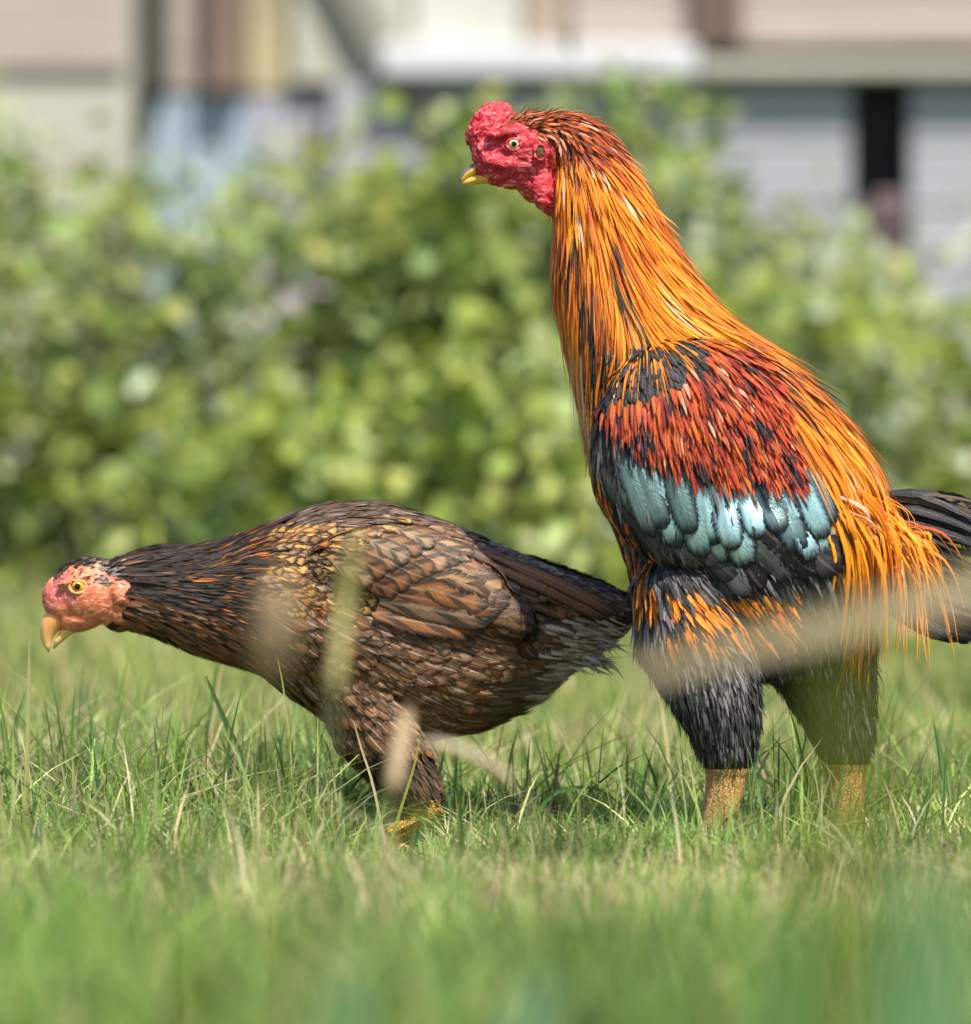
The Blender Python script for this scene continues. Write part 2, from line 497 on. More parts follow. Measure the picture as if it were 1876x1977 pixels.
def tube_bm(bm, pts, radii, seg=6):
    rings = []
    for i, p in enumerate(pts):
        a = pts[max(i - 1, 0)]
        b = pts[min(i + 1, len(pts) - 1)]
        t = (b - a).normalized()
        s = t.cross(Vector((0.13, 1, 0.21))).normalized()
        w = t.cross(s)
        rings.append([bm.verts.new(p + (s * math.cos(k * 2 * math.pi / seg) + w * math.sin(k * 2 * math.pi / seg)) * radii[i]) for k in range(seg)])
    for a, b in zip(rings[:-1], rings[1:]):
        for k in range(seg):
            bm.faces.new((a[k], a[(k + 1) % seg], b[(k + 1) % seg], b[k]))
    bm.faces.new(rings[0][::-1])
    bm.faces.new(rings[-1])


def finish_bm(bm, name):
    bmesh.ops.recalc_face_normals(bm, faces=bm.faces[:])
    me = bpy.data.meshes.new(name)
    bm.to_mesh(me)
    bm.free()
    for p in me.polygons:
        p.use_smooth = True
    return me


def shrub(px, Y, top, half, label, dens, pal, leaf=0.055, base_py=None, name="shrub"):
    """px, top row and half width in the photograph's grid; the crown is a cloud of leaf clusters round stems"""
    c = at(px, 900, Y)
    K = (Y + DIST) / DIST * S
    zt = at(px, top, Y).z
    hw = half * K
    root = empty(name, (c.x, Y, 0))
    tag(root, label, "shrub", "shrubs in front of the garden house")
    bm = bmesh.new()
    tips = []
    for i in range(9):
        a = R.uniform(0, 6.28)
        top_p = Vector((c.x + math.cos(a) * hw * R.uniform(.2, .95), Y + math.sin(a) * 0.45 * R.uniform(.2, 1), zt * R.uniform(.55, .97)))
        b0 = Vector((c.x + R.uniform(-.15, .15), Y + R.uniform(-.1, .1), -0.02))
        mid = b0.lerp(top_p, .5) + Vector((R.uniform(-.08, .08), R.uniform(-.06, .06), .08))
        tube_bm(bm, [b0, b0.lerp(mid, .5), mid, mid.lerp(top_p, .6), top_p], [.014, .012, .009, .006, .003])
    st = link("stems", finish_bm(bm, "stems"), M_BARK, root)
    # clusters
    ncl = int(dens * 215)
    P, sz, co = [], [], []
    for i in range(ncl):
        while True:
            x, y, z = R.uniform(-1, 1), R.uniform(-1, 1), R.uniform(0, 1)
            lim = 1 - 0.30 * abs(z - .35) ** 2
            if x * x + y * y < lim * lim:
                break
        if noise.noise(Vector((x * hw * 5 + px * .37, y * 1.5, z * zt * 4.4))) < -0.10:
            continue
        zz = z ** 0.85
        bump = 0.86 + 0.34 * noise.noise(Vector((x * 2.5 + px * .01, y * 2, 0.7)))
        cp = np.array([c.x + x * hw, Y + y * 0.5, 0.03 + zz * zt * bump])
        k = R.randint(12, 24)
        r = R.uniform(.04, .10)
        P.append(cp + NR.normal(size=(k, 3)) * np.array([r, r, r * .8]))
        sz.append(NR.uniform(.65, 1.35, k) * leaf * .86)
        base = np.array(R.choices([p[0] for p in pal], [p[1] for p in pal])[0])
        co.append(base[None] * NR.uniform(.75, 1.25, (k, 1)) * NR.uniform(.92, 1.08, (k, 3)))
    P = np.concatenate(P)
    P[:, 2] = np.maximum(P[:, 2], 0.03)
    me = leaf_mesh("crown", P, np.concatenate(sz), np.clip(np.concatenate(co), 0, 1))
    o = link("crown", me, M_LEAF, root)
    o['kind'] = 'stuff'
    return root


YG = ((0.32, 0.37, 0.08), 3)
GR = ((0.205, 0.27, 0.065), 3.4)
DG = ((0.07, 0.11, 0.035), 1.7)
PG = ((0.42, 0.46, 0.19), 1.2)
SG = ((0.34, 0.38, 0.23), 2.4)
LI = ((0.55, 0.50, 0.60), 0.35)  # pale lilac tone for a few leaf clusters
shrub(40, 7.0, 200, 210, "sparse grey green shrub at the left edge before the pale corner wall", 0.75, [GR, SG, YG, DG], 0.06)
shrub(340, 6.6, 345, 230, "loose shrub with some pale lilac leaves in front of the blue grey door", 0.7, [GR, SG, LI, DG, YG], 0.055)
shrub(640, 7.2, 140, 230, "broad yellow green shrub between the blue grey door and the white ledge", 0.85, [YG, GR, PG, DG], 0.065)
shrub(960, 6.8, 145, 240, "tall bright shrub behind the red comb of the rooster", 1.0, [YG, GR, PG, DG], 0.07)
shrub(1290, 7.1, 165, 150, "tall shrub behind the rooster's neck under the white ledge", 0.9, [GR, YG, SG, DG], 0.06)
shrub(1570, 6.5, 490, 190, "low shrub below the grey boards beside the dark recess", 0.9, [GR, SG, YG, DG], 0.055)
shrub(1850, 6.9, 540, 220, "grey green shrub at the right edge below the brick pier", 0.8, [SG, GR, YG], 0.055)
shrub(480, 5.4, 760, 260, "low dark shrub at the foot of the hedge behind the hen's neck", 0.55, [YG, GR, DG], 0.06)
shrub(1000, 5.3, 700, 260, "low yellow green shrub at the foot of the hedge right behind the hen's back", 0.6, [YG, PG, GR, DG], 0.065)


# ------------------------------------------------------------------ grass
def blades(n, x, y, h, w, lean, cols, segs=3, name="grass", z0=None, droop=1.0):
    az = NR.uniform(0, 2 * math.pi, n)
    face = NR.uniform(0, 2 * math.pi, n)
    d = np.stack([np.cos(az), np.sin(az), np.zeros(n)], 1)
    s = np.stack([np.cos(face), np.sin(face), np.zeros(n)], 1)
    base = np.stack([x, y, np.zeros(n) if z0 is None else z0], 1)
    rows = []
    for k in range(segs + 1):
        t = k / segs
        up = h * np.maximum(0.12 * t, (t - 0.30 * droop * lean * t * t))
        out = h * lean * t ** 1.8
        c = base + d * out[:, None]
        c[:, 2] += up
        ww = (w * (1 - 0.55 * t) * (1.0 if k < segs else 0.0))[:, None]
        if k < segs:
            rows += [c - s * ww * .5, c + s * ww * .5]
        else:
            rows += [c]
    nv = 2 * segs + 1
    V = np.stack(rows, 1).reshape(-1, 3)
    q = []
    for k in range(segs - 1):
        q += [[2 * k, 2 * k + 1, 2 * k + 3], [2 * k, 2 * k + 3, 2 * k + 2]]
    q += [[2 * segs - 2, 2 * segs - 1, 2 * segs]]
    F = (np.arange(n)[:, None, None] * nv + np.array(q)[None]).reshape(-1, 3)
    me = np_mesh(name, V, F.ravel(), np.arange(len(F)) * 3, True)
    attr(me, "col", 'FLOAT_COLOR', np.repeat(np.c_[cols, np.ones(n)], nv, 0))
    return me


def patch_noise(x, y, f, seed):
    return np.array([noise.noise(Vector((a * f, b * f, seed))) for a, b in zip(x, y)])


GPAL = np.array([(0.18, 0.29, 0.06), (0.25, 0.36, 0.085), (0.35, 0.42, 0.13), (0.105, 0.22, 0.085), (0.45, 0.46, 0.20), (0.54, 0.43, 0.24), (0.64, 0.55, 0.36), (0.26, 0.17, 0.09)])


def grass_cols(n, x, y, dry=0.14):
    pn = patch_noise(x[::1], y, 3.0, 4.2)
    pd = np.clip(dry + 0.25 * pn, 0.02, 0.6 if dry < 1 else 1.0)
    r = NR.random(n)
    k = NR.choice(5, n, p=[.27, .27, .2, .14, .12])
    k = np.where(r < pd, NR.choice([5, 6] if dry < 1 else [5, 6, 7], n), k)
    tone = 0.92 + 0.6 * patch_noise(x * 1.0, y * 0.55, 9.0, 8.8) + 0.35 * patch_noise(x, y * .5, 3.0, 2.8)
    return np.clip(GPAL[k] * tone[:, None] * NR.uniform(.45, 1.3, (n, 1)), 0, 1)


def grass_zone(name, ya, yb, n, h0, h1, w0, w1, segs, tall=0.0, dry=0.14, lmax=0.95, lmin=0.1, tint=(1, 1, 1)):
    y = NR.uniform(ya, yb, n)
    hw = (y + DIST) * 0.0885 + 0.25
    x = NR.uniform(-1, 1, n) * hw
    h = NR.uniform(h0, h1, n) * (1 + 0.35 * patch_noise(x, y, 4.0, 1.0))
    tl = NR.random(n) < tall * (1.0 + 1.6 * (x < -0.02))
    h = np.where(tl, h * NR.uniform(1.5, 2.7, n), h)
    # trodden flat round the feet
    for fx, fy in ((-0.068, 0.06), (0.195, -0.10), (0.31, 0.02)):
        h *= 1 - (0.9 if fx < 0 else 0.0) * np.exp(-(((x - fx) / 0.05) ** 2 + (np.maximum(0, np.abs(y - fy + 0.15) - 0.17) / 0.10) ** 2))
    w = NR.uniform(w0, w1, n)
    lean = lmin + (lmax - lmin) * NR.random(n) ** 1.7
    return blades(n, x, y, h, w, lean, np.clip(grass_cols(n, x, y, dry) * np.array(tint), 0, 1), segs, name)


def join_meshes(name, mes):
    V, Lp, St, Cc, vo, lo = [], [], [], [], 0, 0
    for me in mes:
        nv, nl, npoly = len(me.vertices), len(me.loops), len(me.polygons)
        a = np.empty(nv * 3, np.float32); me.vertices.foreach_get('co', a); V.append(a.reshape(-1, 3))
        b = np.empty(nl, np.int32); me.loops.foreach_get('vertex_index', b); Lp.append(b + vo)
        s = np.empty(npoly, np.int32); me.polygons.foreach_get('loop_start', s); St.append(s + lo)
        c = np.empty(nv * 4, np.float32); me.attributes['col'].data.foreach_get('color', c); Cc.append(c.reshape(-1, 4))
        vo += nv; lo += nl
        bpy.data.meshes.remove(me)
    me = np_mesh(name, np.concatenate(V), np.concatenate(Lp), np.concatenate(St))
    attr(me, "col", 'FLOAT_COLOR', np.concatenate(Cc))
    return me


gm = [
    grass_zone("g", -3.2, -1.2, 40000, .035, .075, .0016, .0042, 3, 0.03, 0.07, 0.95, 0.1, (0.88, 0.96, 0.80)),
    grass_zone("g", -1.2, -0.30, 46000, .015, .036, .0009, .0030, 4, 0.04, 0.30),
    grass_zone("g", -0.30, 0.02, 19000, .022, .052, .0009, .0040, 4, 0.08, 0.20, 1.7),
    grass_zone("g", 0.02, 0.60, 24000, .030, .066, .0011, .0048, 4, 0.09, 0.14, 1.6),
    grass_zone("g", -0.95, 0.20, 26000, .018, .050, .0008, .0024, 4, 0.0, 2.0, 3.0, 0.9),
    grass_zone("g", 0.55, 2.2, 56000, .026, .056, .0014, .0040, 3, 0.05, 0.22, 0.95, 0.1, (1.2, 1.12, 1.1)),
    grass_zone("g", 2.2, 5.6, 56000, .045, .09, .003, .007, 2, 0.03, 0.16, 0.95, 0.1, (1.25, 1.15, 1.1)),
    grass_zone("g", 5.6, 10.5, 24000, .05, .10, .006, .010, 2, 0.04, 0.12),
]
o = link("grass", join_meshes("grass", gm), M_GRASS)
tag(o, "short green lawn grass with dry blades under the birds", "grass", None, 'stuff')


# ------------------------------------------------------------------ single tall blades and stalks
def blade_mesh(name, pts, widths, col, thick=0.0005, rnd=False):
    """one grass blade or stalk: a folded ribbon (or a round stem) along pts"""
    bm = bmesh.new()
    if rnd:
        tube_bm(bm, pts, widths, 6)
    else:
        rows = []
        for i, p in enumerate(pts):
            a, b = pts[max(i - 1, 0)], pts[min(i + 1, len(pts) - 1)]
            t = (b - a).normalized()
            s = t.cross(Vector((0, 1, 0))).normalized()
            nrm = s.cross(t)
            rows.append([bm.verts.new(p - s * widths[i]), bm.verts.new(p + nrm * widths[i] * .35), bm.verts.new(p + s * widths[i])])
        for a, b in zip(rows[:-1], rows[1:]):
            bm.faces.new((a[0], a[1], b[1], b[0]))
            bm.faces.new((a[1], a[2], b[2], b[1]))
    me = bpy.data.meshes.new(name)
    bm.to_mesh(me)
    bm.free()
    for p in me.polygons:
        p.use_smooth = True
    n = len(me.vertices)
    c = np.ones((n, 4)); c[:, :3] = col
    attr(me, "col", 'FLOAT_COLOR', c)
    return me


def spline(cps, n):
    out = []
    m = len(cps) - 1
    for i in range(n + 1):
        u = i / n * m
        k = min(int(u), m - 1)
        t = u - k
        p0, p1, p2, p3 = cps[max(k - 1, 0)], cps[k], cps[k + 1], cps[min(k + 2, m)]
        out.append(0.5 * ((2 * p1) + (p2 - p0) * t + (2 * p0 - 5 * p1 + 4 * p2 - p3) * t * t + (3 * p1 - p0 - 3 * p2 + p3) * t ** 3))
    return out


def stalk(name, label, pix, w, col, cat="grass blade", rnd=False, taper=0.15, group=None, n=12):
    """pix: (px, py, Y) control points, first on the ground"""
    cps = [at(*p) for p in pix]
    cps[0].z = min(cps[0].z, -0.004)
    pts = spline(cps, n)
    ws = [w * (1 - (1 - taper) * (i / n) ** 2.2) for i in range(n + 1)]
    me = blade_mesh(name, pts, ws, col, rnd=rnd)
    o = link(name, me, M_GRASS)
    tag(o, label, cat, group)
    return o


TAN = (0.42, 0.33, 0.20)
def seed_stalk(label, pix, head_from, w_head, col, col_stem=(0.25, 0.27, 0.10), w_stem=.0007, cat="seed stalk"):
    """a thin stem that carries a thick seed head over its upper part"""
    cps = [at(*p) for p in pix]
    cps[0].z = -0.004
    pts = spline(cps, 40)
    kk = int(40 * head_from)
    root = empty("seed_stalk", cps[0])
    tag(root, label, cat, "seed stalks standing close to the camera")
    link("stem", blade_mesh("stem", pts[:kk + 2], [w_stem] * (kk + 2), col_stem, rnd=True), M_GRASS, root)
    n = 40 - kk
    ws = []
    for i in range(n + 1):
        t = i / n
        ws.append(w_head * (math.sin(math.pi * min(1, .12 + t * .86)) ** .45) * (1 + .13 * math.sin(i * 2.1)))
    link("seed_head", blade_mesh("seed_head", pts[kk:], ws, col, rnd=True), M_GRASS, root)


stalk("dry_grass_blade", "broad dry tan blade arching in from the right across the rooster's thighs", [(2700, 2300, -2.5), (2560, 1400, -2.55), (2300, 1050, -2.6), (1876, 1135, -2.6), (1560, 1215, -2.6), (1215, 1300, -2.6)], 0.0100, TAN, taper=.35, n=24)
seed_stalk("pale green seed stalk standing in front of the hen's wing", [(600, 2500, -2.0), (612, 1900, -1.95), (638, 1460, -1.9), (662, 1190, -1.85), (690, 1030, -1.85)], .60, .0046, (0.36, 0.33, 0.11))
seed_stalk("tan seed stalk before the hen's leg", [(735, 2400, -1.65), (742, 1900, -1.6), (757, 1550, -1.55), (788, 1370, -1.5)], .72, .0058, (0.45, 0.33, 0.20))
seed_stalk("drooping pale seed stalk with its tip by the hen's thigh", [(1130, 2250, -1.5), (1110, 1800, -1.45), (1030, 1560, -1.4), (920, 1460, -1.4), (815, 1432, -1.4)], .62, .0036, (0.55, 0.45, 0.32))
seed_stalk("blurred brown seed stalk over the hen's breast", [(465, 2900, -2.5), (490, 2000, -2.5), (515, 1390, -2.5), (540, 1120, -2.5)], .76, .0085, (0.36, 0.26, 0.14))
stalk("green_grass_blade", "wide olive green blade in front of the rooster's far leg", [(1560, 4500, -3.5), (1600, 2400, -3.5), (1635, 1650, -3.5), (1655, 1250, -3.5)], 0.0062, (0.12, 0.15, 0.012), taper=.75)
for i, (px_, Y_, top_, col_) in enumerate([(1500, -3.1, 1760, (.10, .22, .07)), (1720, -3.1, 1650, (.12, .24, .10)), (1830, -3.1, 1720, (.16, .28, .12)), (1260, -2.8, 1850, (.13, .24, .05)), (1000, -2.85, 1880, (.16, .28, .16)), (640, -2.8, 1870, (.15, .27, .12)), (330, -2.75, 1840, (.13, .17, .03))]):
    stalk("near_grass_blade", ["blurred green blade rising low in front of the rooster's near leg", "tall blurred bluish green blade at lower right below the far leg", "blurred light green blade at the lower right corner",
                               "short blurred green blade low in front of the gap between the birds", "short blurred pale blade below the hen's foot", "short blurred blade low under the hen's breast", "short dark olive blurred blade at lower left"][i],
          [(px_ - 30, 3200, Y_), (px_ - 20, 2400, Y_), (px_, 2100, Y_), (px_ + 50, top_, Y_)], 0.014, col_, taper=.3)
# in-focus single blades
sharp = [
    ("thin green stem with a pale tip before the hen's breast", [(570, 1650, -.02), (562, 1450, -.02), (548, 1330, -.02), (535, 1265, -.02)], .0011, (0.33, 0.36, 0.13)),
    ("pale twisted dry stalk at the front of the hen's thigh", [(752, 1640, -.05), (722, 1520, -.05), (700, 1450, -.05), (683, 1392, -.05)], .0012, (0.55, 0.45, 0.28)),
    ("dark green straight stem left of the pale twisted stalk", [(510, 1640, .02), (525, 1540, .02), (541, 1450, .02), (552, 1390, .02)], .0012, (0.06, 0.12, 0.04)),
    ("tan upright stalk below the hen's beak", [(48, 1700, -.2), (52, 1520, -.2), (56, 1350, -.2), (58, 1230, -.2)], .0022, (0.38, 0.34, 0.15)),
    ("wide blade leaning left under the hen's throat", [(500, 1600, .1), (470, 1480, .1), (430, 1380, .1), (398, 1305, .1)], .0032, (0.22, 0.33, 0.10)),
    ("long blade crossing the hen's shank", [(742, 1650, -.06), (775, 1560, -.06), (800, 1480, -.06), (812, 1420, -.06)], .0014, (0.30, 0.31, 0.05)),
    ("white dry straw between the two birds", [(1202, 1690, -.05), (1207, 1600, -.05), (1203, 1530, -.05), (1190, 1460, -.05)], .0013, (0.55, 0.52, 0.38)),
    ("dark green stem right of the rooster's far leg", [(1690, 1700, -.05), (1715, 1600, -.05), (1745, 1520, -.05), (1775, 1460, -.05)], .0014, (0.07, 0.13, 0.03)),
    ("thin arching blade between the rooster's legs", [(1455, 1660, -.04), (1480, 1580, -.04), (1520, 1510, -.04), (1580, 1490, -.04)], .0011, (0.10, 0.17, 0.05)),
    ("wide green blade at the right edge beside the rooster", [(1850, 1640, .1), (1830, 1530, .1), (1815, 1450, .1), (1805, 1400, .1)], .0035, (0.12, 0.24, 0.08)),
    ("low green blade arching right behind the hen's foot", [(1000, 1640, .0), (1060, 1540, .0), (1150, 1522, .0), (1215, 1570, .0)], .0018, (0.07, 0.18, 0.03)),
]
for lab, pix, w, col in sharp:
    stalk("grass_stem", lab, pix, w, col, "grass stem", group="single stems standing above the lawn", n=10)


# ------------------------------------------------------------------ bird tools
class Bird:
    def __init__(self, name, Y0):
        self.Y0 = Y0
        self.k = S * (DIST + Y0) / DIST
        self.name = name
        self.parts = bmesh.new()
        self.z900 = at(938, 900, Y0).z

    def p(self, px, py, lat=0.0):
        q = at(px, py, self.Y0)
        return Vector((q.x, self.Y0 + lat * self.k, q.z))

    def px(self, v):
        """back to the grid, seen straight from the side"""
        return 938 + v.x / self.k, 900 - (v.z - self.z900) / self.k

    def ell(self, cx, cy, rx, ry, rl, lat=0, rot=0):
        b = bmesh.new()
        bmesh.ops.create_icosphere(b, subdivisions=4, radius=1)
        c, s = math.cos(math.radians(rot)), math.sin(math.radians(rot))
        for v in b.verts:
            x, y, z = v.co.x * rx, v.co.y * rl, v.co.z * ry
            v.co = self.p(cx + x * c + z * s, cy + x * s - z * c, lat + y)
        self._merge(b)

    def _merge(self, b):
        me = bpy.data.meshes.new("t")
        b.to_mesh(me)
        b.free()
        self.parts.from_mesh(me)
        bpy.data.meshes.remove(me)

    def loft(self, rings, seg=40):
        """rings: lists of (px, py, lat) points of equal length"""
        b = bmesh.new()
        rr = [[b.verts.new(self.p(*q)) for q in r] for r in rings]
        for A, B_ in zip(rr[:-1], rr[1:]):
            for k in range(len(A)):
                b.faces.new((A[k], A[(k + 1) % len(A)], B_[(k + 1) % len(A)], B_[k]))
        b.faces.new(rr[0][::-1])
        b.faces.new(rr[-1])
        bmesh.ops.recalc_face_normals(b, faces=b.faces[:])
        self._merge(b)

    def tube(self, pts, seg=16):
        """pts: (px, py, lat, r)"""
        b = bmesh.new()
        P = [self.p(*q[:3]) for q in pts]
        tube_bm(b, P, [q[3] * self.k for q in pts], seg)
        bmesh.ops.recalc_face_normals(b, faces=b.faces[:])
        self._merge(b)

    def body(self, voxel, smooth=6):
        me = bpy.data.meshes.new("raw")
        self.parts.to_mesh(me)
        o = bpy.data.objects.new("raw", me)
        C.objects.link(o)
        m = o.modifiers.new("r", 'REMESH')
        m.mode = 'VOXEL'
        m.voxel_size = voxel
        s = o.modifiers.new("s", 'SMOOTH')
        s.factor = 0.5
        s.iterations = smooth
        dg = bpy.context.evaluated_depsgraph_get()
        ev = o.evaluated_get(dg)
        self.me = bpy.data.meshes.new_from_object(ev)
        self.me.name = "body"
        bpy.data.objects.remove(o)
        self.me.materials.clear()
        return self.me

    def index(self):
        me = self.me
        nv = len(me.vertices)
        co = np.empty(nv * 3, np.float32)
        me.vertices.foreach_get('co', co)
        co = co.reshape(-1, 3)
        me.calc_loop_triangles()
        tri = np.empty(len(me.loop_triangles) * 3, np.int32)
        me.loop_triangles.foreach_get('vertices', tri)
        tri = tri.reshape(-1, 3)
        self.bvh = BVHTree.FromPolygons([Vector(c) for c in co], [tuple(t) for t in tri])
        a, b, c = co[tri[:, 0]], co[tri[:, 1]], co[tri[:, 2]]
        ar = np.linalg.norm(np.cross(b - a, c - a), axis=1)
        self.tri = (a, b, c)
        self.prob = ar / ar.sum()
        self.area = ar.sum() / 2

    def sample(self, n):
        k = NR.choice(len(self.prob), n, p=self.prob)
        r1, r2 = np.sqrt(NR.random(n))[:, None], NR.random(n)[:, None]
        a, b, c = (t[k] for t in self.tri)
        return a * (1 - r1) + b * (r1 * (1 - r2)) + c * (r1 * r2)

    def side_point(self, px, py, near=True):
        o = self.p(px, py, -600 if near else 600)
        hit = self.bvh.ray_cast(o, Vector((0, 1 if near else -1, 0)))
        if hit[0] is None:
            l = self.bvh.find_nearest(self.p(px, py, -100 if near else 100))
            return l[0]
        return hit[0]

    def march(self, p, field, length, n, l0, l1, stiff=0.0, leave=0.006, grav=0.0, curl=0.0):
        pts, nrm = [], []
        loc, nor, _, _ = self.bvh.find_nearest(p)
        step = length / n
        d = None
        free = False
        for i in range(n + 1):
            t = i / n
            pts.append(loc + nor * (l0 + (l1 - l0) * t + curl * t * t))
            nrm.append(nor.copy())
            fx, fz = field(loc)
            fd = Vector((fx, 0, fz))
            if free:
                d = (d * 0.72 + fd * 0.28 + Vector((0, 0, -grav))).normalized()
                loc = loc + d * step
                side = d.cross(nor)
                nor = side.cross(d).normalized()
                continue
            tg = fd - nor * fd.dot(nor)
            if d is not None:
                dd = d - nor * d.dot(nor)
                tg = tg * (1 - stiff) + dd.normalized() * stiff if dd.length > 1e-4 else tg
            if tg.length < 0.08:
                tg = d if d is not None else Vector((0.3, 0, -1))
            d = tg.normalized()
            q = loc + d * step
            l2, n2, _, dist = self.bvh.find_nearest(q)
            if dist is not None and dist < leave:
                loc, nor = l2, (nor * 0.35 + n2 * 0.65).normalized()
            else:
                loc = q
                free = True
        return pts, nrm


def make_field(ctrl, bird):
    A = np.array([(c[0], c[1]) for c in ctrl], float)
    Dv = np.array([(c[2], c[3]) for c in ctrl], float)
    Dv /= np.linalg.norm(Dv, axis=1, keepdims=True)

    gx, gy = np.meshgrid(np.arange(-50, 2400, 10.0), np.arange(100, 1900, 10.0))
    w = 1.0 / ((gx[..., None] - A[:, 0]) ** 2 + (gy[..., None] - A[:, 1]) ** 2 + 900.0) ** 1.6
    G = (w[..., None] * Dv).sum(2)
    G /= np.linalg.norm(G, axis=2, keepdims=True) + 1e-9
    G = [[tuple(map(float, c)) for c in r] for r in G]

    def f(v):
        x, y = bird.px(v)
        i = min(max(int((y - 95) / 10), 0), len(G) - 1)
        j = min(max(int((x + 55) / 10), 0), len(G[0]) - 1)
        d = G[i][j]
        return d[0], -d[1]
    return f


def const_dir(a, b):
    dx, dy = b[0] - a[0], b[1] - a[1]
    l = math.hypot(dx, dy)
    return lambda v: (dx / l, -dy / l)


def inside(poly, x, y):
    r = False
    j = len(poly) - 1
    for i in range(len(poly)):
        xi, yi = poly[i]
        xj, yj = poly[j]
        if (yi > y) != (yj > y) and x < (xj - xi) * (y - yi) / (yj - yi) + xi:
            r = not r
        j = i
    return r


def prof_hackle(t):
    return (0.45 + 0.55 * min(1, t * 3)) * (1 - max(0, (t - 0.35) / 0.65) ** 1.5) + 0.02


def prof_round(t):
    a = min(1.0, 0.35 + t * 2.2)
    b = math.sqrt(max(0.0, 1 - max(0, (t - 0.66) / 0.34) ** 2))
    return a * b + 0.015


def prof_long(t):
    a = min(1.0, 0.4 + t * 3)
    b = math.sqrt(max(0.0, 1 - max(0, (t - 0.8) / 0.2) ** 2))
    return a * b + 0.01


def prof_hair(t):
    return (1 - t) * 0.9 + 0.1


def cross3(a, b):
    o = np.empty_like(a)
    o[:, 0] = a[:, 1] * b[:, 2] - a[:, 2] * b[:, 1]
    o[:, 1] = a[:, 2] * b[:, 0] - a[:, 0] * b[:, 2]
    o[:, 2] = a[:, 0] * b[:, 1] - a[:, 1] * b[:, 0]
    return o


class Plumes:
    """collects feathers; each is kept with its own arrays so it can become an object or join a mass"""
    def __init__(self):
        self.items = []

    def add(self, pts, nrm, width, prof, col, edge=None, col_tip=None, par=(0, 0, 0), nu=3, camber=0.25, roll=0.0, asym=0.0):
        n = len(pts) - 1
        P = np.array([tuple(p) for p in pts])
        N = np.array([tuple(p) for p in nrm])
        T = np.empty_like(P)
        T[1:-1] = P[2:] - P[:-2]
        T[0], T[-1] = P[1] - P[0], P[-1] - P[-2]
        T /= np.sqrt((T * T).sum(1, keepdims=True)) + 1e-12
        B = cross3(T, N)
        B /= np.sqrt((B * B).sum(1, keepdims=True)) + 1e-12
        N = cross3(B, T)
        if roll:
            c, s = math.cos(roll), math.sin(roll)
            B, N = B * c + N * s, N * c - B * s
        ts = np.linspace(0, 1, n + 1)
        w = np.array([prof(t) for t in ts]) * width * 0.5
        us = np.linspace(-1, 1, nu)
        V = (P[:, None] + B[:, None] * (us[None, :, None] + asym * (1 - us[None, :, None] ** 2)) * w[:, None, None]
             + N[:, None] * (camber * (1 - us[None, :, None] ** 2)) * w[:, None, None])
        uv = np.stack(np.broadcast_arrays((us[None] + 1) / 2, ts[:, None]), -1)
        idx = np.arange((n + 1) * nu).reshape(n + 1, nu)
        F = np.stack([idx[:-1, :-1], idx[:-1, 1:], idx[1:, 1:], idx[1:, :-1]], -1).reshape(-1, 4)
        col = np.asarray(col, float)
        ct = col if col_tip is None else np.asarray(col_tip, float)
        edge = col if edge is None else np.asarray(edge, float)
        tt = np.broadcast_to(ts[:, None, None], (n + 1, nu, 1))
        cc = col * (1 - tt) + ct * tt if col.ndim == 1 else np.broadcast_to(col[:, None, :], (n + 1, nu, 3))
        ee = np.broadcast_to(edge, cc.shape) if edge is not col else cc
        pr = np.broadcast_to(np.array([*par, R.random()]), (n + 1, nu, 4))
        self.items.append(dict(V=V.reshape(-1, 3), F=F, uv=uv.reshape(-1, 2), c=cc.reshape(-1, 3), e=ee.reshape(-1, 3), p=pr.reshape(-1, 4),
                               mid=P[n // 2], size=w.max() * np.linalg.norm(P[-1] - P[0]), w=w.max()))

    def mesh(self, name, items):
        V, F, off = [], [], 0
        for i in items:
            V.append(i['V'])
            F.append(i['F'] + off)
            off += len(i['V'])
        F = np.concatenate(F)
        me = np_mesh(name, np.concatenate(V), F.ravel(), np.arange(len(F)) * 4)
        one = lambda a: np.c_[a, np.ones(len(a))]
        attr(me, "col", 'FLOAT_COLOR', one(np.concatenate([i['c'] for i in items])))
        attr(me, "edge", 'FLOAT_COLOR', one(np.concatenate([i['e'] for i in items])))
        attr(me, "par", 'FLOAT_COLOR', np.concatenate([i['p'] for i in items]))
        attr(me, "fuv", 'FLOAT2', np.concatenate([i['uv'] for i in items]))
        return me

    def mass(self, name, parent, items=None):
        items = self.items if items is None else items
        if not items:
            return None
        o = link(name, self.mesh(name, items), M_FEATHER, parent)
        o['kind'] = 'stuff'
        return o

    def single(self, name, parent, items=None):
        for i in (self.items if items is None else items):
            link(name, self.mesh(name, [i]), M_FEATHER, parent)

    def split(self, name, mass_name, parent, y0, limit=300, wmin=0.0):
        """the largest on the near side become parts of their own, the rest one mass"""
        near = sorted([i for i in self.items if i['mid'][1] < y0 and i['w'] >= wmin], key=lambda i: -i['size'])[:limit]
        ids = set(id(i) for i in near)
        self.single(name, parent, near)
        self.mass(mass_name, parent, [i for i in self.items if id(i) not in ids])


def jit(c, a=0.2):
    k = 1 + R.uniform(-a, a)
    return tuple(max(0.0, min(1.0, x * k * (1 + R.uniform(-a * .3, a * .3)))) for x in c)


def pick(pal):
    return jit(R.choices([p[0] for p in pal], [p[1] for p in pal])[0])


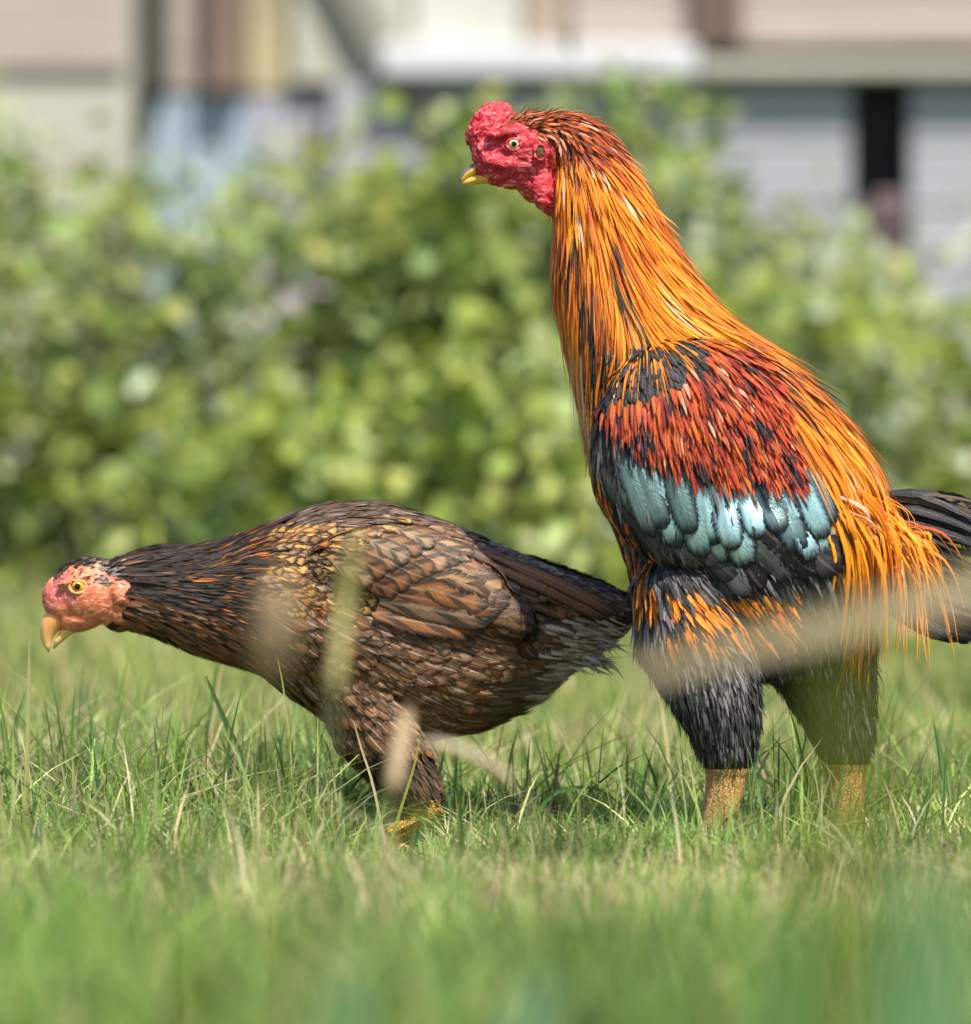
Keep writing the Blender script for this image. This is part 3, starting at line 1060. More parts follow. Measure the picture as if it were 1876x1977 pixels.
def pick_at(pal, u, v, seed=0.0, rnd=0.5):
    """like pick, but neighbouring feathers tend to the same tone (palette ordered light to dark)"""
    n = 0.5 + 0.95 * noise.noise(Vector((u, v, seed)))
    r = max(0.0, min(0.9999, rnd * R.random() + (1 - rnd) * n))
    r = max(0.0, min(0.9999, 0.5 + (r - 0.5) * 1.45))
    tot = sum(max(0, p[1]) for p in pal) * r
    for c, w in pal:
        tot -= max(0, w)
        if tot <= 0:
            return jit(c)
    return jit(pal[-1][0])


def hline_ring(y, cx, hx, hl, seg=40):
    return [(cx + hx * math.cos(k * 2 * math.pi / seg), y, hl * math.sin(k * 2 * math.pi / seg)) for k in range(seg)]


def vline_ring(x, top, bot, hl, seg=40):
    cy, hy = (top + bot) / 2, (bot - top) / 2
    return [(x, cy + hy * math.cos(k * 2 * math.pi / seg), hl * math.sin(k * 2 * math.pi / seg)) for k in range(seg)]


def interp_rows(rows, n):
    A = np.array(rows, float)
    t = np.linspace(0, len(A) - 1, n)
    out = []
    for u in t:
        k = min(int(u), len(A) - 2)
        f = u - k
        p0, p1, p2, p3 = A[max(k - 1, 0)], A[k], A[k + 1], A[min(k + 2, len(A) - 1)]
        out.append(0.5 * ((2 * p1) + (p2 - p0) * f + (2 * p0 - 5 * p1 + 4 * p2 - p3) * f * f + (3 * p1 - p0 - 3 * p2 + p3) * f ** 3))
    return out


def foot(b, x, y, lat, s, shank_r):
    """three toes forward, one back; x,y the ankle on the ground"""
    for dl, L in ((-0.75, 120), (0.0, 145), (0.75, 120)):
        dx, dl2 = -math.cos(dl) * L * s, math.sin(dl) * L * s
        b.tube([(x, y - 18 * s, lat, shank_r * .8), (x + dx * .35, y - 16 * s, lat + dl2 * .35, shank_r * .62), (x + dx * .7, y - 9 * s, lat + dl2 * .7, shank_r * .5), (x + dx * .95, y - 5 * s, lat + dl2 * .95, shank_r * .4), (x + dx * 1.1, y + 2 * s, lat + dl2 * 1.1, shank_r * .1)], 10)
    b.tube([(x, y - 18 * s, lat, shank_r * .7), (x + 45 * s, y - 8 * s, lat, shank_r * .5), (x + 75 * s, y + 2 * s, lat, shank_r * .15)], 10)


def horn_mesh(b, name, pts, mat, parent, ridge=False, seg=16):
    """beak piece: px,py,lat,half height,half width rings"""
    bm = bmesh.new()
    rings = []
    P = [Vector((q[0], q[1])) for q in pts]
    for i, q in enumerate(pts):
        a, c = P[max(i - 1, 0)], P[min(i + 1, len(P) - 1)]
        t = (c - a).normalized()
        nv = Vector((-t.y, t.x))
        ring = []
        for k in range(seg):
            an = k * 2 * math.pi / seg
            o = nv * math.cos(an) * q[2]
            ring.append(bm.verts.new(b.p(q[0] + o.x, q[1] + o.y, math.sin(an) * q[3])))
        rings.append(ring)
    for A, B_ in zip(rings[:-1], rings[1:]):
        for k in range(seg):
            bm.faces.new((A[k], A[(k + 1) % seg], B_[(k + 1) % seg], B_[k]))
    bm.faces.new(rings[0][::-1])
    bm.faces.new(rings[-1])
    me = finish_bm(bm, name)
    tt = np.repeat(np.linspace(0, 1, len(pts)), seg)
    if ridge:
        up = np.tile(np.cos(np.arange(seg) * 2 * np.pi / seg), len(pts))
        tt = np.clip(0.5 + (up - 0.25) * 1.3, 0, 1) * np.clip(1.25 - 0.5 * tt, 0, 1)
    attr(me, "tt", 'FLOAT', tt)
    return link(name, me, mat, parent)


def eye(b, parent, px, py, r, lat_guess, iris, lid_mat, near=True):
    s = -1 if near else 1
    hit = b.side_point(px, py, near)
    c = hit + Vector((0, -s * r * b.k * 0.45, 0))
    bm = bmesh.new()
    bmesh.ops.create_uvsphere(bm, u_segments=20, v_segments=14, radius=r * b.k)
    for v in bm.verts:
        v.co = c + v.co
    me = finish_bm(bm, "eye")
    e = link("eye", me, iris, parent)
    bm = bmesh.new()
    bmesh.ops.create_uvsphere(bm, u_segments=16, v_segments=10, radius=r * b.k * 0.42)
    for v in bm.verts:
        v.co = Vector((v.co.x, v.co.y * 0.35, v.co.z)) + c + Vector((0, s * r * b.k * 0.90, 0))
    link("pupil", finish_bm(bm, "pupil"), M_PUPIL, e)
    bm = bmesh.new()
    ns = 20
    ring = []
    for i in range(ns):
        a = i * 2 * math.pi / ns
        squash = 0.82 if math.sin(a) > 0 else 0.92
        ring.append(c + Vector((math.cos(a) * r * 1.18 * b.k, s * r * b.k * (0.55 - 0.25 * math.cos(a) ** 2), math.sin(a) * r * squash * b.k)))
    rr = []
    for i in range(ns):
        t = (ring[(i + 1) % ns] - ring[i - 1]).normalized()
        u = Vector((0, 1, 0))
        w = t.cross(u).normalized()
        rr.append([bm.verts.new(ring[i] + (u * math.cos(k * math.pi / 3) + w * math.sin(k * math.pi / 3)) * r * b.k * 0.26) for k in range(6)])
    for i in range(ns):
        A, B_ = rr[i], rr[(i + 1) % ns]
        for k in range(6):
            bm.faces.new((A[k], A[(k + 1) % 6], B_[(k + 1) % 6], B_[k]))
    link("eyelid", finish_bm(bm, "eyelid"), lid_mat, e)


def mat_gloss(name, col, rough=0.08):
    t = NT(name)
    nz = t.n("ShaderNodeTexNoise", {'Vector': t.n("ShaderNodeTexCoord").outputs['Object'], 'Scale': 900.0}).outputs[0]
    c = t.ramp(nz, [(0.3, tuple(x * .7 for x in col)), (0.7, col)])
    p = t.n("ShaderNodeBsdfPrincipled", {'Base Color': c, 'Roughness': rough, 'Specular IOR Level': 0.5})
    return t.done(p.outputs[0])


M_PUPIL = mat_gloss("pupil", (0.004, 0.004, 0.004), 0.05)


def wrinkle(me, b, poly, amp, freq, fade=18):
    """real folds in bare skin: ridged noise pushed along the normal"""
    nv = len(me.vertices)
    nor = [v.normal.copy() for v in me.vertices]
    for i, v in enumerate(me.vertices):
        x, y = b.px(v.co)
        if inside(poly, x, y):
            q = Vector((x * freq, (v.co.y / b.k) * freq, y * freq * 1.35))
            q += noise.noise_vector(q * 0.6) * 0.8
            h = 1 - abs(noise.noise(q)) * 2.2
            h2 = 1 - abs(noise.noise(q * 2.1)) * 2
            v.co += nor[i] * (h * 0.65 + h2 * 0.35 - 0.3) * amp * b.k


# ------------------------------------------------------------------ rooster
def rooster():
    b = Bird("rooster", -0.03)
    # torso and neck: horizontal sections
    rows = [(285, 1128, 66, 46), (320, 1140, 78, 54), (360, 1152, 90, 60), (400, 1163, 98, 66), (450, 1180, 108, 72), (550, 1212, 137, 92), (620, 1248, 162, 115),
            (680, 1292, 194, 140), (750, 1345, 228, 162), (850, 1395, 258, 178), (950, 1434, 272, 184), (1050, 1452, 245, 178), (1150, 1455, 222, 160), (1250, 1452, 190, 120), (1310, 1470, 140, 75)]
    b.loft([hline_ring(*r) for r in interp_rows(rows, 60)])
    b.ell(1640, 1010, 95, 85, 80, 0, 40)                       # rump
    for s in (-1, 1):
        b.ell(1335, 880, 190, 215, 55, s * 140, -12)           # folded wing
        b.ell(1430, 1010, 150, 80, 45, s * 145, 25)
    # head
    b.ell(1030, 285, 92, 66, 56)
    b.ell(962, 292, 52, 48, 40)
    b.ell(1108, 288, 98, 64, 50, 0, 26)
    b.ell(985, 335, 74, 28, 36, 0, 10)
    b.ell(1040, 345, 42, 48, 42, 0, 0)
    b.ell(1058, 372, 26, 46, 28, 0, -18)
    for s in (-1, 1):
        b.ell(1046, 362, 20, 42, 12, s * 38, -6)               # ear lobe and wattle fold
        b.ell(985, 258, 48, 10, 14, s * 42, -8)                # brow ridge
        b.ell(985, 318, 55, 14, 14, s * 38, 8)                 # cheek fold
    # legs
    b.tube([(1350, 1060, -20, 90), (1332, 1150, -55, 112), (1345, 1245, -78, 112), (1378, 1330, -88, 88), (1396, 1400, -90, 68), (1402, 1455, -90, 52), (1402, 1490, -90, 42)], 20)
    b.tube([(1402, 1470, -90, 42), (1396, 1520, -90, 38), (1380, 1600, -90, 33), (1370, 1665, -90, 34)], 14)
    foot(b, 1368, 1690, -90, 1.0, 30)
    b.tube([(1520, 1090, 20, 95), (1560, 1180, 60, 115), (1590, 1270, 85, 108), (1620, 1360, 92, 78), (1636, 1430, 90, 58), (1640, 1490, 90, 44)], 20)
    b.tube([(1640, 1470, 90, 42), (1640, 1540, 90, 38), (1636, 1620, 90, 34), (1630, 1650, 90, 34)], 14)
    foot(b, 1628, 1668, 90, 1.0, 30)
    me = b.body(0.0018, 5)
    face_poly = [(880, 200), (960, 255), (1000, 238), (1045, 258), (1072, 290), (1074, 340), (1070, 400), (1064, 432), (1000, 405), (930, 360)]
    wrinkle(me, b, face_poly, 5.5, 0.045)
    me.update()
    b.index()
    root = empty("rooster", (at(1500, 1600, b.Y0).x, b.Y0, 0))
    tag(root, "tall orange and black rooster with red face standing in the grass at right", "rooster")
    body = link("body", me, [M_UNDER, M_RED, M_SHANK, M_RUST], root)
    shank = [(1300, 1484), (1750, 1484), (1750, 1800), (1100, 1800)]
    for p in me.polygons:
        p.use_smooth = True
        x, y = b.px(p.center)
        if inside(face_poly, x, y): p.material_index = 1
        elif y > 1478: p.material_index = 2
        elif y < 640 or (y < 1000 and x > 1400): p.material_index = 3

    # comb: lumpy three-ridged mass on the forehead
    bm = bmesh.new()
    bmesh.ops.create_icosphere(bm, subdivisions=5, radius=1)
    for v in bm.verts:
        n = v.co.normalized()
        q = n * 2.6
        h = 1 - abs(noise.noise(q * 1.4 + Vector((3, 1, 2)))) * 1.2
        h2 = 1 - abs(noise.noise(q * 3.3)) * 1.6
        r = 0.78 + 0.20 * h + 0.15 * h2
        x, y, z = n.x * 43 * r, n.y * 30 * r, n.z * 50 * r
        x += z * 0.28
        v.co = b.p(948 + x, 248 - z, y)
    link("comb", finish_bm(bm, "comb"), M_RED, root)
    horn_mesh(b, "upper_beak", [(955, 316, 17, 22), (934, 320, 14, 18), (916, 327, 11.5, 14), (902, 336, 9, 10), (893, 346, 5.5, 6), (890, 355, 1.5, 1.5)],
              mat_horn("beak_dark", (0.80, 0.46, 0.07), (0.16, 0.14, 0.13), a=0.35, b=0.75), root, True)
    horn_mesh(b, "lower_beak", [(965, 341, 13, 22), (940, 343, 12, 18), (917, 347, 9.5, 13), (903, 351, 6.5, 8), (893, 355, 2, 3)],
              mat_horn("beak_yellow", (0.72, 0.38, 0.03), (0.82, 0.52, 0.10), a=0.2, b=0.8), root)
    iris = mat_gloss("rooster_iris", (0.66, 0.56, 0.27))
    for near in (True, False):
        eye(b, root, 993, 281, 12.5, 50, iris, M_RED, near)
        s = -1 if near else 1
        # ear opening: a raised ring round a dark pit
        h = b.side_point(1043, 297, near)
        bm = bmesh.new()
        bmesh.ops.create_uvsphere(bm, u_segments=16, v_segments=10, radius=1)
        for v in bm.verts:
            v.co = Vector((v.co.x * 9 * b.k, v.co.y * 3 * b.k, v.co.z * 13 * b.k)) + h + Vector((0, s * 2 * b.k, 0))
        er = link("ear", finish_bm(bm, "ear"), mat_plain("ear_pit", (0.10, 0.05, 0.02), .8, .3, 300, .3), root)
        bm = bmesh.new()
        rr = []
        for i in range(18):
            a = i * math.pi / 9
            cc = h + Vector((math.cos(a) * 11 * b.k, s * 3.5 * b.k, math.sin(a) * 15 * b.k)) * (1 + 0)
            t = Vector((-math.sin(a) * 11, 0, math.cos(a) * 15)).normalized()
            w = t.cross(Vector((0, 1, 0)))
            rr.append([bm.verts.new(cc + (Vector((0, 1, 0)) * math.cos(k * math.pi / 3) + w * math.sin(k * math.pi / 3)) * (2.6 + 1.2 * math.sin(i * 1.9)) * b.k) for k in range(6)])
        for i in range(18):
            A, B_ = rr[i], rr[(i + 1) % 18]
            for k in range(6):
                bm.faces.new((A[k], A[(k + 1) % 6], B_[(k + 1) % 6], B_[k]))
        link("ear_rim", finish_bm(bm, "ear_rim"), M_RED, er)

    k = b.k
    fld = make_field([
        (1000, 222, 1, -.1), (1050, 222, 1, .1), (1130, 245, .85, .5), (1190, 285, .7, .7), (1085, 310, .15, 1), (1085, 400, .02, 1), (1070, 520, .02, 1), (1150, 400, .25, 1), (1220, 380, .5, .86),
        (1150, 520, .15, 1), (1230, 520, .42, .9), (1300, 500, .55, .83), (1090, 650, .08, 1), (1120, 760, .12, 1), (1170, 640, .12, 1), (1260, 620, .55, .84), (1340, 590, .66, .75), (1400, 640, .85, .52), (1320, 660, .72, .68),
        (1165, 720, -.25, .95), (1230, 720, .0, 1), (1160, 820, .05, 1), (1250, 820, .08, 1), (1340, 800, .22, 1), (1420, 760, .5, .86), (1450, 850, .36, .93), (1300, 950, .16, 1), (1450, 960, .3, .95),
        (1470, 690, .78, .62), (1560, 770, .62, .78), (1540, 870, .42, .9), (1640, 880, .58, .8), (1600, 960, .4, .9), (1690, 990, .45, .88), (1650, 1080, .28, .96), (1740, 1060, .35, .93), (1700, 1200, .1, 1), (1800, 1100, .35, .95),
        (1210, 1100, .2, .98), (1290, 1140, .5, .85), (1400, 1180, .65, .76), (1500, 1200, .6, .8), (1250, 1250, .25, .97), (1350, 1320, .25, .97), (1400, 1430, .1, 1), (1560, 1280, .3, .95), (1640, 1400, .1, 1)], b)

    R_neck = [(1074, 310), (1120, 262), (1215, 290), (1262, 380), (1310, 450), (1392, 590), (1440, 636), (1420, 640), (1300, 600), (1180, 620), (1150, 700), (1090, 720), (1050, 640), (1056, 425), (1070, 395)]
    R_crown = [(990, 205), (1085, 200), (1160, 225), (1225, 290), (1130, 310), (1072, 296), (1045, 262), (1000, 246), (985, 240)]
    R_shoulder = [(1130, 690), (1180, 650), (1320, 655), (1330, 700), (1280, 745), (1180, 770), (1130, 780)]
    R_bow = [(1130, 760), (1290, 700), (1330, 660), (1440, 660), (1500, 790), (1530, 900), (1500, 915), (1430, 915), (1300, 880), (1215, 830), (1165, 790)]
    R_saddle = [(1400, 640), (1500, 660), (1570, 715), (1680, 850), (1740, 950), (1760, 1060), (1680, 1075), (1590, 1010), (1520, 890), (1500, 790), (1450, 690)]
    R_chest = [(1080, 690), (1150, 700), (1140, 850), (1230, 1050), (1260, 1120), (1190, 1110), (1100, 880)]
    R_belly = [(1190, 1050), (1700, 1050), (1720, 1280), (1460, 1330), (1280, 1250), (1200, 1180)]

    GOLD = (0.82, 0.29, 0.010)
    ORNG = (0.76, 0.20, 0.006)
    DEEP = (0.50, 0.085, 0.006)
    RUST = (0.24, 0.04, 0.010)
    PALE = (0.74, 0.48, 0.30)
    BLK = (0.014, 0.013, 0.016)
    GREY = (0.10, 0.095, 0.10)
    neck, crown, wingN, wingF, saddle, thigh, chest = (Plumes() for _ in range(7))
    pts = b.sample(46000)
    for q in pts:
        v = Vector(q)
        x, y = b.px(v)
        rz = R.random()
        if y < 345 and inside(R_crown, x + R.gauss(0, 7), y + R.gauss(0, 7)):
            if rz < .8:
                back = min(1, max(0, (x - 1000) / 180))
                L = R.uniform(14, 24) + 45 * back ** 2
                P, N = b.march(v, fld, L * k, 4, 1 * k, R.uniform(5, 9) * k * (1 + 1.6 * (R.random() < .2)))
                crown.add(P, N, R.uniform(5, 8) * k, prof_hackle, pick([(RUST, 4), (DEEP, 2 + 3 * back), ((0.5, .25, .15), 2 - 1.2 * back), ((.05, .015, .01), 1.5)]), par=(0, .15, 0))
        elif inside(R_neck, x, y):
            if rz < .78:
                f = min(1, max(0, (y - 300) / 350))
                L = R.uniform(.75, 1.25) * (60 + 165 * f)
                frontness = (x - 1060) / (60 + 0.75 * (y - 250))        # 0 front, 1 nape
                thin = R.random() < .5
                P, N = b.march(v, fld, L * k, 10, 1.5 * k, R.uniform(7, 15) * k * (2.4 if R.random() < .06 else 1), stiff=.35, leave=.01)
                pal = [(PALE, .4), (GOLD, 1.2 + 2.4 * f), (ORNG, 6.0), (DEEP, 1.0 + 2.2 * max(0, frontness) * (1.2 - f)), (RUST, .4 + .5 * max(0, frontness)), (BLK, .02 + .12 * (f > .7))]
                c0 = pick_at(pal, frontness * 5, y / 190, 3.0, .38)
                for sx, sy, sr in ((1185, 520, 16), (1262, 548, 20), (1140, 610, 24), (1072, 570, 13), (1074, 625, 13), (1160, 655, 16), (1120, 470, 9), (1110, 330, 10), (1150, 300, 9)):
                    if abs(x - sx - .35 * (y - sy)) < sr * .5 and abs(y - sy + 20) < sr * 1.6 and R.random() < .6:
                        c0 = pick([(BLK, 3), (GREY, 1), ((.16, .24, .22), 1 if sx == 1140 else 0)])
                c1 = tuple(min(1, a * 1.25 + .02 * (i == 1)) for i, a in enumerate(c0))
                ed = c0 if R.random() < .8 else tuple(a * .5 for a in c0)
                neck.add(P, N, (R.uniform(1.3, 2.8) if thin else R.uniform(5, 10.5)) * k, prof_hackle, c0, ed if not thin else None, c1, par=(0, .35 if R.random() < .4 else 0, 0), roll=R.uniform(-.25, .25), camber=.15)
        elif inside(R_shoulder, x, y):
            if rz < .5:
                P, N = b.march(v, fld, R.uniform(35, 60) * k, 5, 1.5 * k, R.uniform(7, 13) * k, stiff=.3)
                (wingN if v.y < b.Y0 else wingF).add(P, N, R.uniform(11, 18) * k, prof_round, pick([(BLK, 5), ((.03, .03, .035), 2), (RUST, .4)]), par=(0, .2, .15), roll=R.uniform(-.3, .3))
        elif inside(R_bow, x, y):
            if rz < .55:
                low = max(0, (y - 830) / 110)
                P, N = b.march(v, fld, R.uniform(40, 85) * k, 6, 3 * k, R.uniform(12, 23) * k, stiff=.3)
                c0 = pick_at([((.60, .32, .2), .4), ((.56, .105, .008), 3), ((.44, .045, .007), 5.5), ((.24, .016, .007), 2.2), (BLK, .9 + .9 * low)], x / 34, y / 60, 5.0, .62)
                (wingN if v.y < b.Y0 else wingF).add(P, N, R.uniform(8, 14) * k, prof_hackle, c0, BLK if R.random() < .28 else None, par=(0, .35 if R.random() < .4 else 0, 0), roll=R.uniform(-.35, .35))
        elif inside(R_saddle, x, y):
            if rz < .82:
                f = min(1, max(0, (y - 650) / 400))
                edge_d = (x - (1400 + 0.9 * (y - 640))) / 110      # towards the back line
                L = R.uniform(.7, 1.25) * (95 + 150 * f)
                thin = R.random() < .5
                P, N = b.march(v, fld, L * k, 10, 1.5 * k, R.uniform(7, 15) * k * (2.4 if R.random() < .06 else 1), stiff=.4, leave=.012, grav=.10)
                top = max(0, min(1, edge_d))  # whitish sheen along the back line is put into the feather colour
                c0 = pick_at([(PALE, .5 + 1.6 * top), (GOLD, 3.4 + 2 * f - 2.3 * top), (ORNG, 3.2 - top), (DEEP, .6 + .8 * top), (RUST, .3 + .7 * top), (BLK, .10 + .25 * top)], (x - y * .55) / 55, y / 160, 9.0)
                saddle.add(P, N, (R.uniform(1.3, 2.8) if thin else R.uniform(5, 10)) * k, prof_hackle, c0, None if R.random() < .7 else tuple(a * .3 for a in c0), tuple(min(1, a * 1.2) for a in c0), par=(0, .3 if R.random() < .4 else 0, 0), roll=R.uniform(-.4, .4))
        elif inside(R_chest, x, y) and y < 1100:
            if rz < .5:
                up = y < 790 and x < 1150
                P, N = b.march(v, fld, R.uniform(45, 90) * k, 6, 1.5 * k, R.uniform(6, 12) * k, stiff=.3)
                c0 = pick([(ORNG, 4 if up else 1.0), (DEEP, 2 if up else 1), (BLK, 1.2 if up else 6), (GREY, .3 if up else 1.2)])
                chest.add(P, N, R.uniform(8, 14) * k, prof_hackle if up else prof_round, c0, par=(0, .2, .05), roll=R.uniform(-.3, .3))
        elif y < 1452 and y > 640 and (x > 1100):
            if rz < .60:
                leg = y > 1230
                o_zone = (1280 < x < 1520 and 1120 < y < 1225) or (x < 1260 and 1040 < y < 1160)
                L = (R.uniform(12, 34) if y > 1410 else R.uniform(24, 50)) if leg else R.uniform(45, 80)
                P, N = b.march(v, fld, L * k, 5, 1.5 * k, R.uniform(4, 11) * k * (2.2 if R.random() < .1 else 1), stiff=.3)
                if o_zone:
                    c0 = pick([(ORNG, 3.2), (GOLD, .8), (BLK, 3), (GREY, .8)])
                elif v.y < b.Y0 and x < 1430 and 1150 < y < 1340:
                    c0 = pick([((.22, .20, .20), 4), ((.12, .11, .11), 2), (BLK, 1)])  # dark thigh feathers paled on the near side: sunlit sheen as colour
                else:
                    c0 = pick([((.022, .021, .023), 4), ((.06, .057, .056), 3), ((.13, .125, .125), 1.5)])
                thigh.add(P, N, (R.uniform(8, 13) if not leg else R.uniform(4, 9)) * k, prof_hackle, c0, par=(0, .1, .03), roll=R.uniform(-.4, .4))

    crown.mass("crown_plumage", root)
    neck.split("hackle_feather", "neck_plumage", root, b.Y0, 240, .0022)
    chest.mass("breast_plumage", root)
    thigh.mass("thigh_plumage", root)

    # long gold strands that hang from the saddle over the tail base
    hang = Plumes()
    for i in range(230):
        s = -1 if i % 4 else 1
        t = R.random()
        x0 = 1570 + 190 * t + R.uniform(-25, 25)
        y0 = 930 + 60 * R.random() + 55 * (t > .6)
        v = b.side_point(x0, y0, s < 0)
        xe = x0 + R.uniform(0, 75) + 25 * t
        ye = R.uniform(1150, 1300) if R.random() < .62 else R.uniform(1060, 1200)
        P0 = v + Vector((0, s * 12 * k, 0))
        E = b.p(xe, ye, s * R.uniform(30, 110))
        mid = P0.lerp(E, .5) + Vector((R.uniform(5, 34) * k, s * 18 * k, 25 * k))
        P = spline([P0, mid, E], 10)
        N = [Vector((0.15, s, .2)).normalized()] * 11
        thin = R.random() < .55
        c0 = pick([(GOLD, 6), (ORNG, 3), (PALE, .8), (DEEP, .5), (BLK, .2)])
        hang.add(P, N, (R.uniform(1.8, 3.6) if thin else R.uniform(7, 12)) * k, prof_hackle, c0, None, tuple(min(1, a * 1.15) for a in c0), roll=R.uniform(-.6, .6), par=(0, .2, 0))
    saddle.split("saddle_feather", "saddle_plumage", root, b.Y0, 180, .0022)
    hang.single("hanging_feather", root)

    # tail: black drooping feathers
    tail = Plumes()
    for i in range(64):
        a = R.random()
        lat = R.uniform(-45, 45)
        st = b.p(1690 + R.uniform(0, 40), 955 + 60 * a, lat * .6)
        m1 = b.p(1770 + R.uniform(-10, 30), 950 + 75 * a, lat)
        m2 = b.p(1840 + R.uniform(-20, 30), 975 + 75 * a + R.uniform(-20, 15), lat * 1.2)
        en = b.p(1905 + R.uniform(-40, 70), 1000 + 90 * a + R.uniform(-55, 30), lat * 1.3)
        P = spline([st, m1, m2, en], 12)
        N = [Vector((0.1, -1 if lat < 0 else 1, .45)).normalized()] * 13
        tail.add(P, N, R.uniform(10, 28) * k, prof_hackle, pick([(BLK, 6), ((.05, .045, .04), 2), ((.09, .055, .03), 1.5)]), par=(0, .15, .06), roll=R.uniform(-.5, .5))
    for i in range(58):
        lat = R.uniform(-60, 60)
        a = R.random()
        st = b.p(1640 + R.uniform(-20, 40), 1050 + R.uniform(-20, 60), lat * .6)
        m1 = b.p(1740 + R.uniform(-20, 30), 1110 + 70 * a, lat)
        en = b.p(1900 + R.uniform(-90, 70), 1160 + 85 * a, lat)
        P = spline([st, m1, en], 9)
        N = [Vector((0.1, -1 if lat < 0 else 1, .2)).normalized()] * 10
        tail.add(P, N, R.uniform(22, 40) * k, prof_round, pick([(BLK, 6), ((.03, .03, .028), 2)]), par=(0, .1, .06), roll=R.uniform(-.5, .5))
    for i in range(26):
        lat = R.uniform(-50, 50)
        a = R.random()
        P = spline([b.p(1690 + R.uniform(-10, 30), 1000 + 40 * a, lat * .5), b.p(1780 + R.uniform(-20, 20), 1020 + 60 * a, lat), b.p(1870 + R.uniform(-50, 60), 1060 + 90 * a, lat * 1.2)], 9)
        tail.add(P, [Vector((0.1, -1 if lat < 0 else 1, .3)).normalized()] * 10, R.uniform(9, 22) * k, prof_hackle, pick([(BLK, 5), ((.05, .045, .04), 2), ((.12, .06, .02), 1)]), par=(0, .15, .06), roll=R.uniform(-.5, .5))
    tail.single("tail_feather", root)

    # wings: the bow plumage is the wing, the big feathers are its sub-parts
    TEAL = (0.36, 0.60, 0.60)
    TEALB = (0.42, 0.65, 0.69)
    TEALD = (0.18, 0.29, 0.28)
    DGREY = (0.10, 0.10, 0.11)
    cov = [((1180, 850), (1232, 1000), 46, TEALD), ((1195, 860), (1262, 1035), 54, TEALD), ((1225, 880), (1280, 1020), 52, TEALD), ((1245, 880), (1305, 1058), 58, TEAL), ((1285, 890), (1330, 1030), 56, TEALD),
           ((1300, 900), (1352, 1076), 62, TEAL), ((1335, 905), (1378, 1050), 58, TEAL), ((1348, 915), (1392, 1092), 66, TEALB), ((1375, 915), (1412, 1060), 62, TEALB), ((1390, 925), (1436, 1096), 68, TEALB), ((1425, 920), (1456, 1040), 58, TEAL),
           ((1455, 920), (1496, 1030), 56, TEALD), ((1475, 920), (1532, 1068), 66, TEALD), ((1500, 915), (1562, 1082), 74, TEALB), ((1525, 900), (1600, 1070), 74, TEALB), ((1512, 890), (1582, 1040), 62, TEAL), ((1540, 890), (1596, 1015), 52, TEALD)]
    flight = [((1128, 790), (1160, 930), 30), ((1126, 800), (1185, 985), 34), ((1128, 830), (1215, 1040), 38), ((1140, 860), (1260, 1075), 44), ((1160, 900), (1310, 1095), 50), ((1190, 930), (1360, 1098), 54), ((1220, 960), (1408, 1100), 56),
              ((1280, 990), (1425, 1125), 58), ((1330, 1000), (1447, 1155), 60), ((1370, 1000), (1462, 1140), 56), ((1400, 1000), (1520, 1118), 60), ((1430, 990), (1570, 1110), 62), ((1460, 990), (1618, 1104), 62), ((1490, 980), (1652, 1092), 58)]
    for near, W in ((True, wingN), (False, wingF)):
        wing = W.mass("wing", root)
        s = -1 if near else 1
        fl = Plumes()
        for i, (a, e, w) in enumerate(flight):
            v = b.side_point(*a, near)
            L = math.hypot(e[0] - a[0], e[1] - a[1])
            P, N = b.march(v, const_dir(a, e), L * k, 12, (4 + i * .4) * k, (10 + i * .5) * k, stiff=.2, leave=.02)
            fl.add(P, N, w * k, prof_long, pick([(BLK, 1.6), ((.045, .045, .05), 2), (DGREY, 2.2)]), (.008, .008, .009), par=(0, .14, .12), nu=7, camber=.12)
        fl.single("flight_feather", wing)
        cv = Plumes()
        for i, (a, e, w, c) in enumerate(cov):
            v = b.side_point(*a, near)
            L = math.hypot(e[0] - a[0], e[1] - a[1])
            P, N = b.march(v, const_dir(a, e), L * k, 14, 2 * k, (13 + (i * 5 % 7)) * k, stiff=.2, leave=.02, curl=2 * k)
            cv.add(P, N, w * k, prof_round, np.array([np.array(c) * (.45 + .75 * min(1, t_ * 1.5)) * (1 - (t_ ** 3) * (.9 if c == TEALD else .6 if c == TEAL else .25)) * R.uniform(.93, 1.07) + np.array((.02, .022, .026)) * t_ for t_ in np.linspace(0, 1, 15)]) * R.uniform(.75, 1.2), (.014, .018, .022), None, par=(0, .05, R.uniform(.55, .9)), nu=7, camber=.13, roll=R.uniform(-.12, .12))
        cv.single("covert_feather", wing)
    return b


rooster()


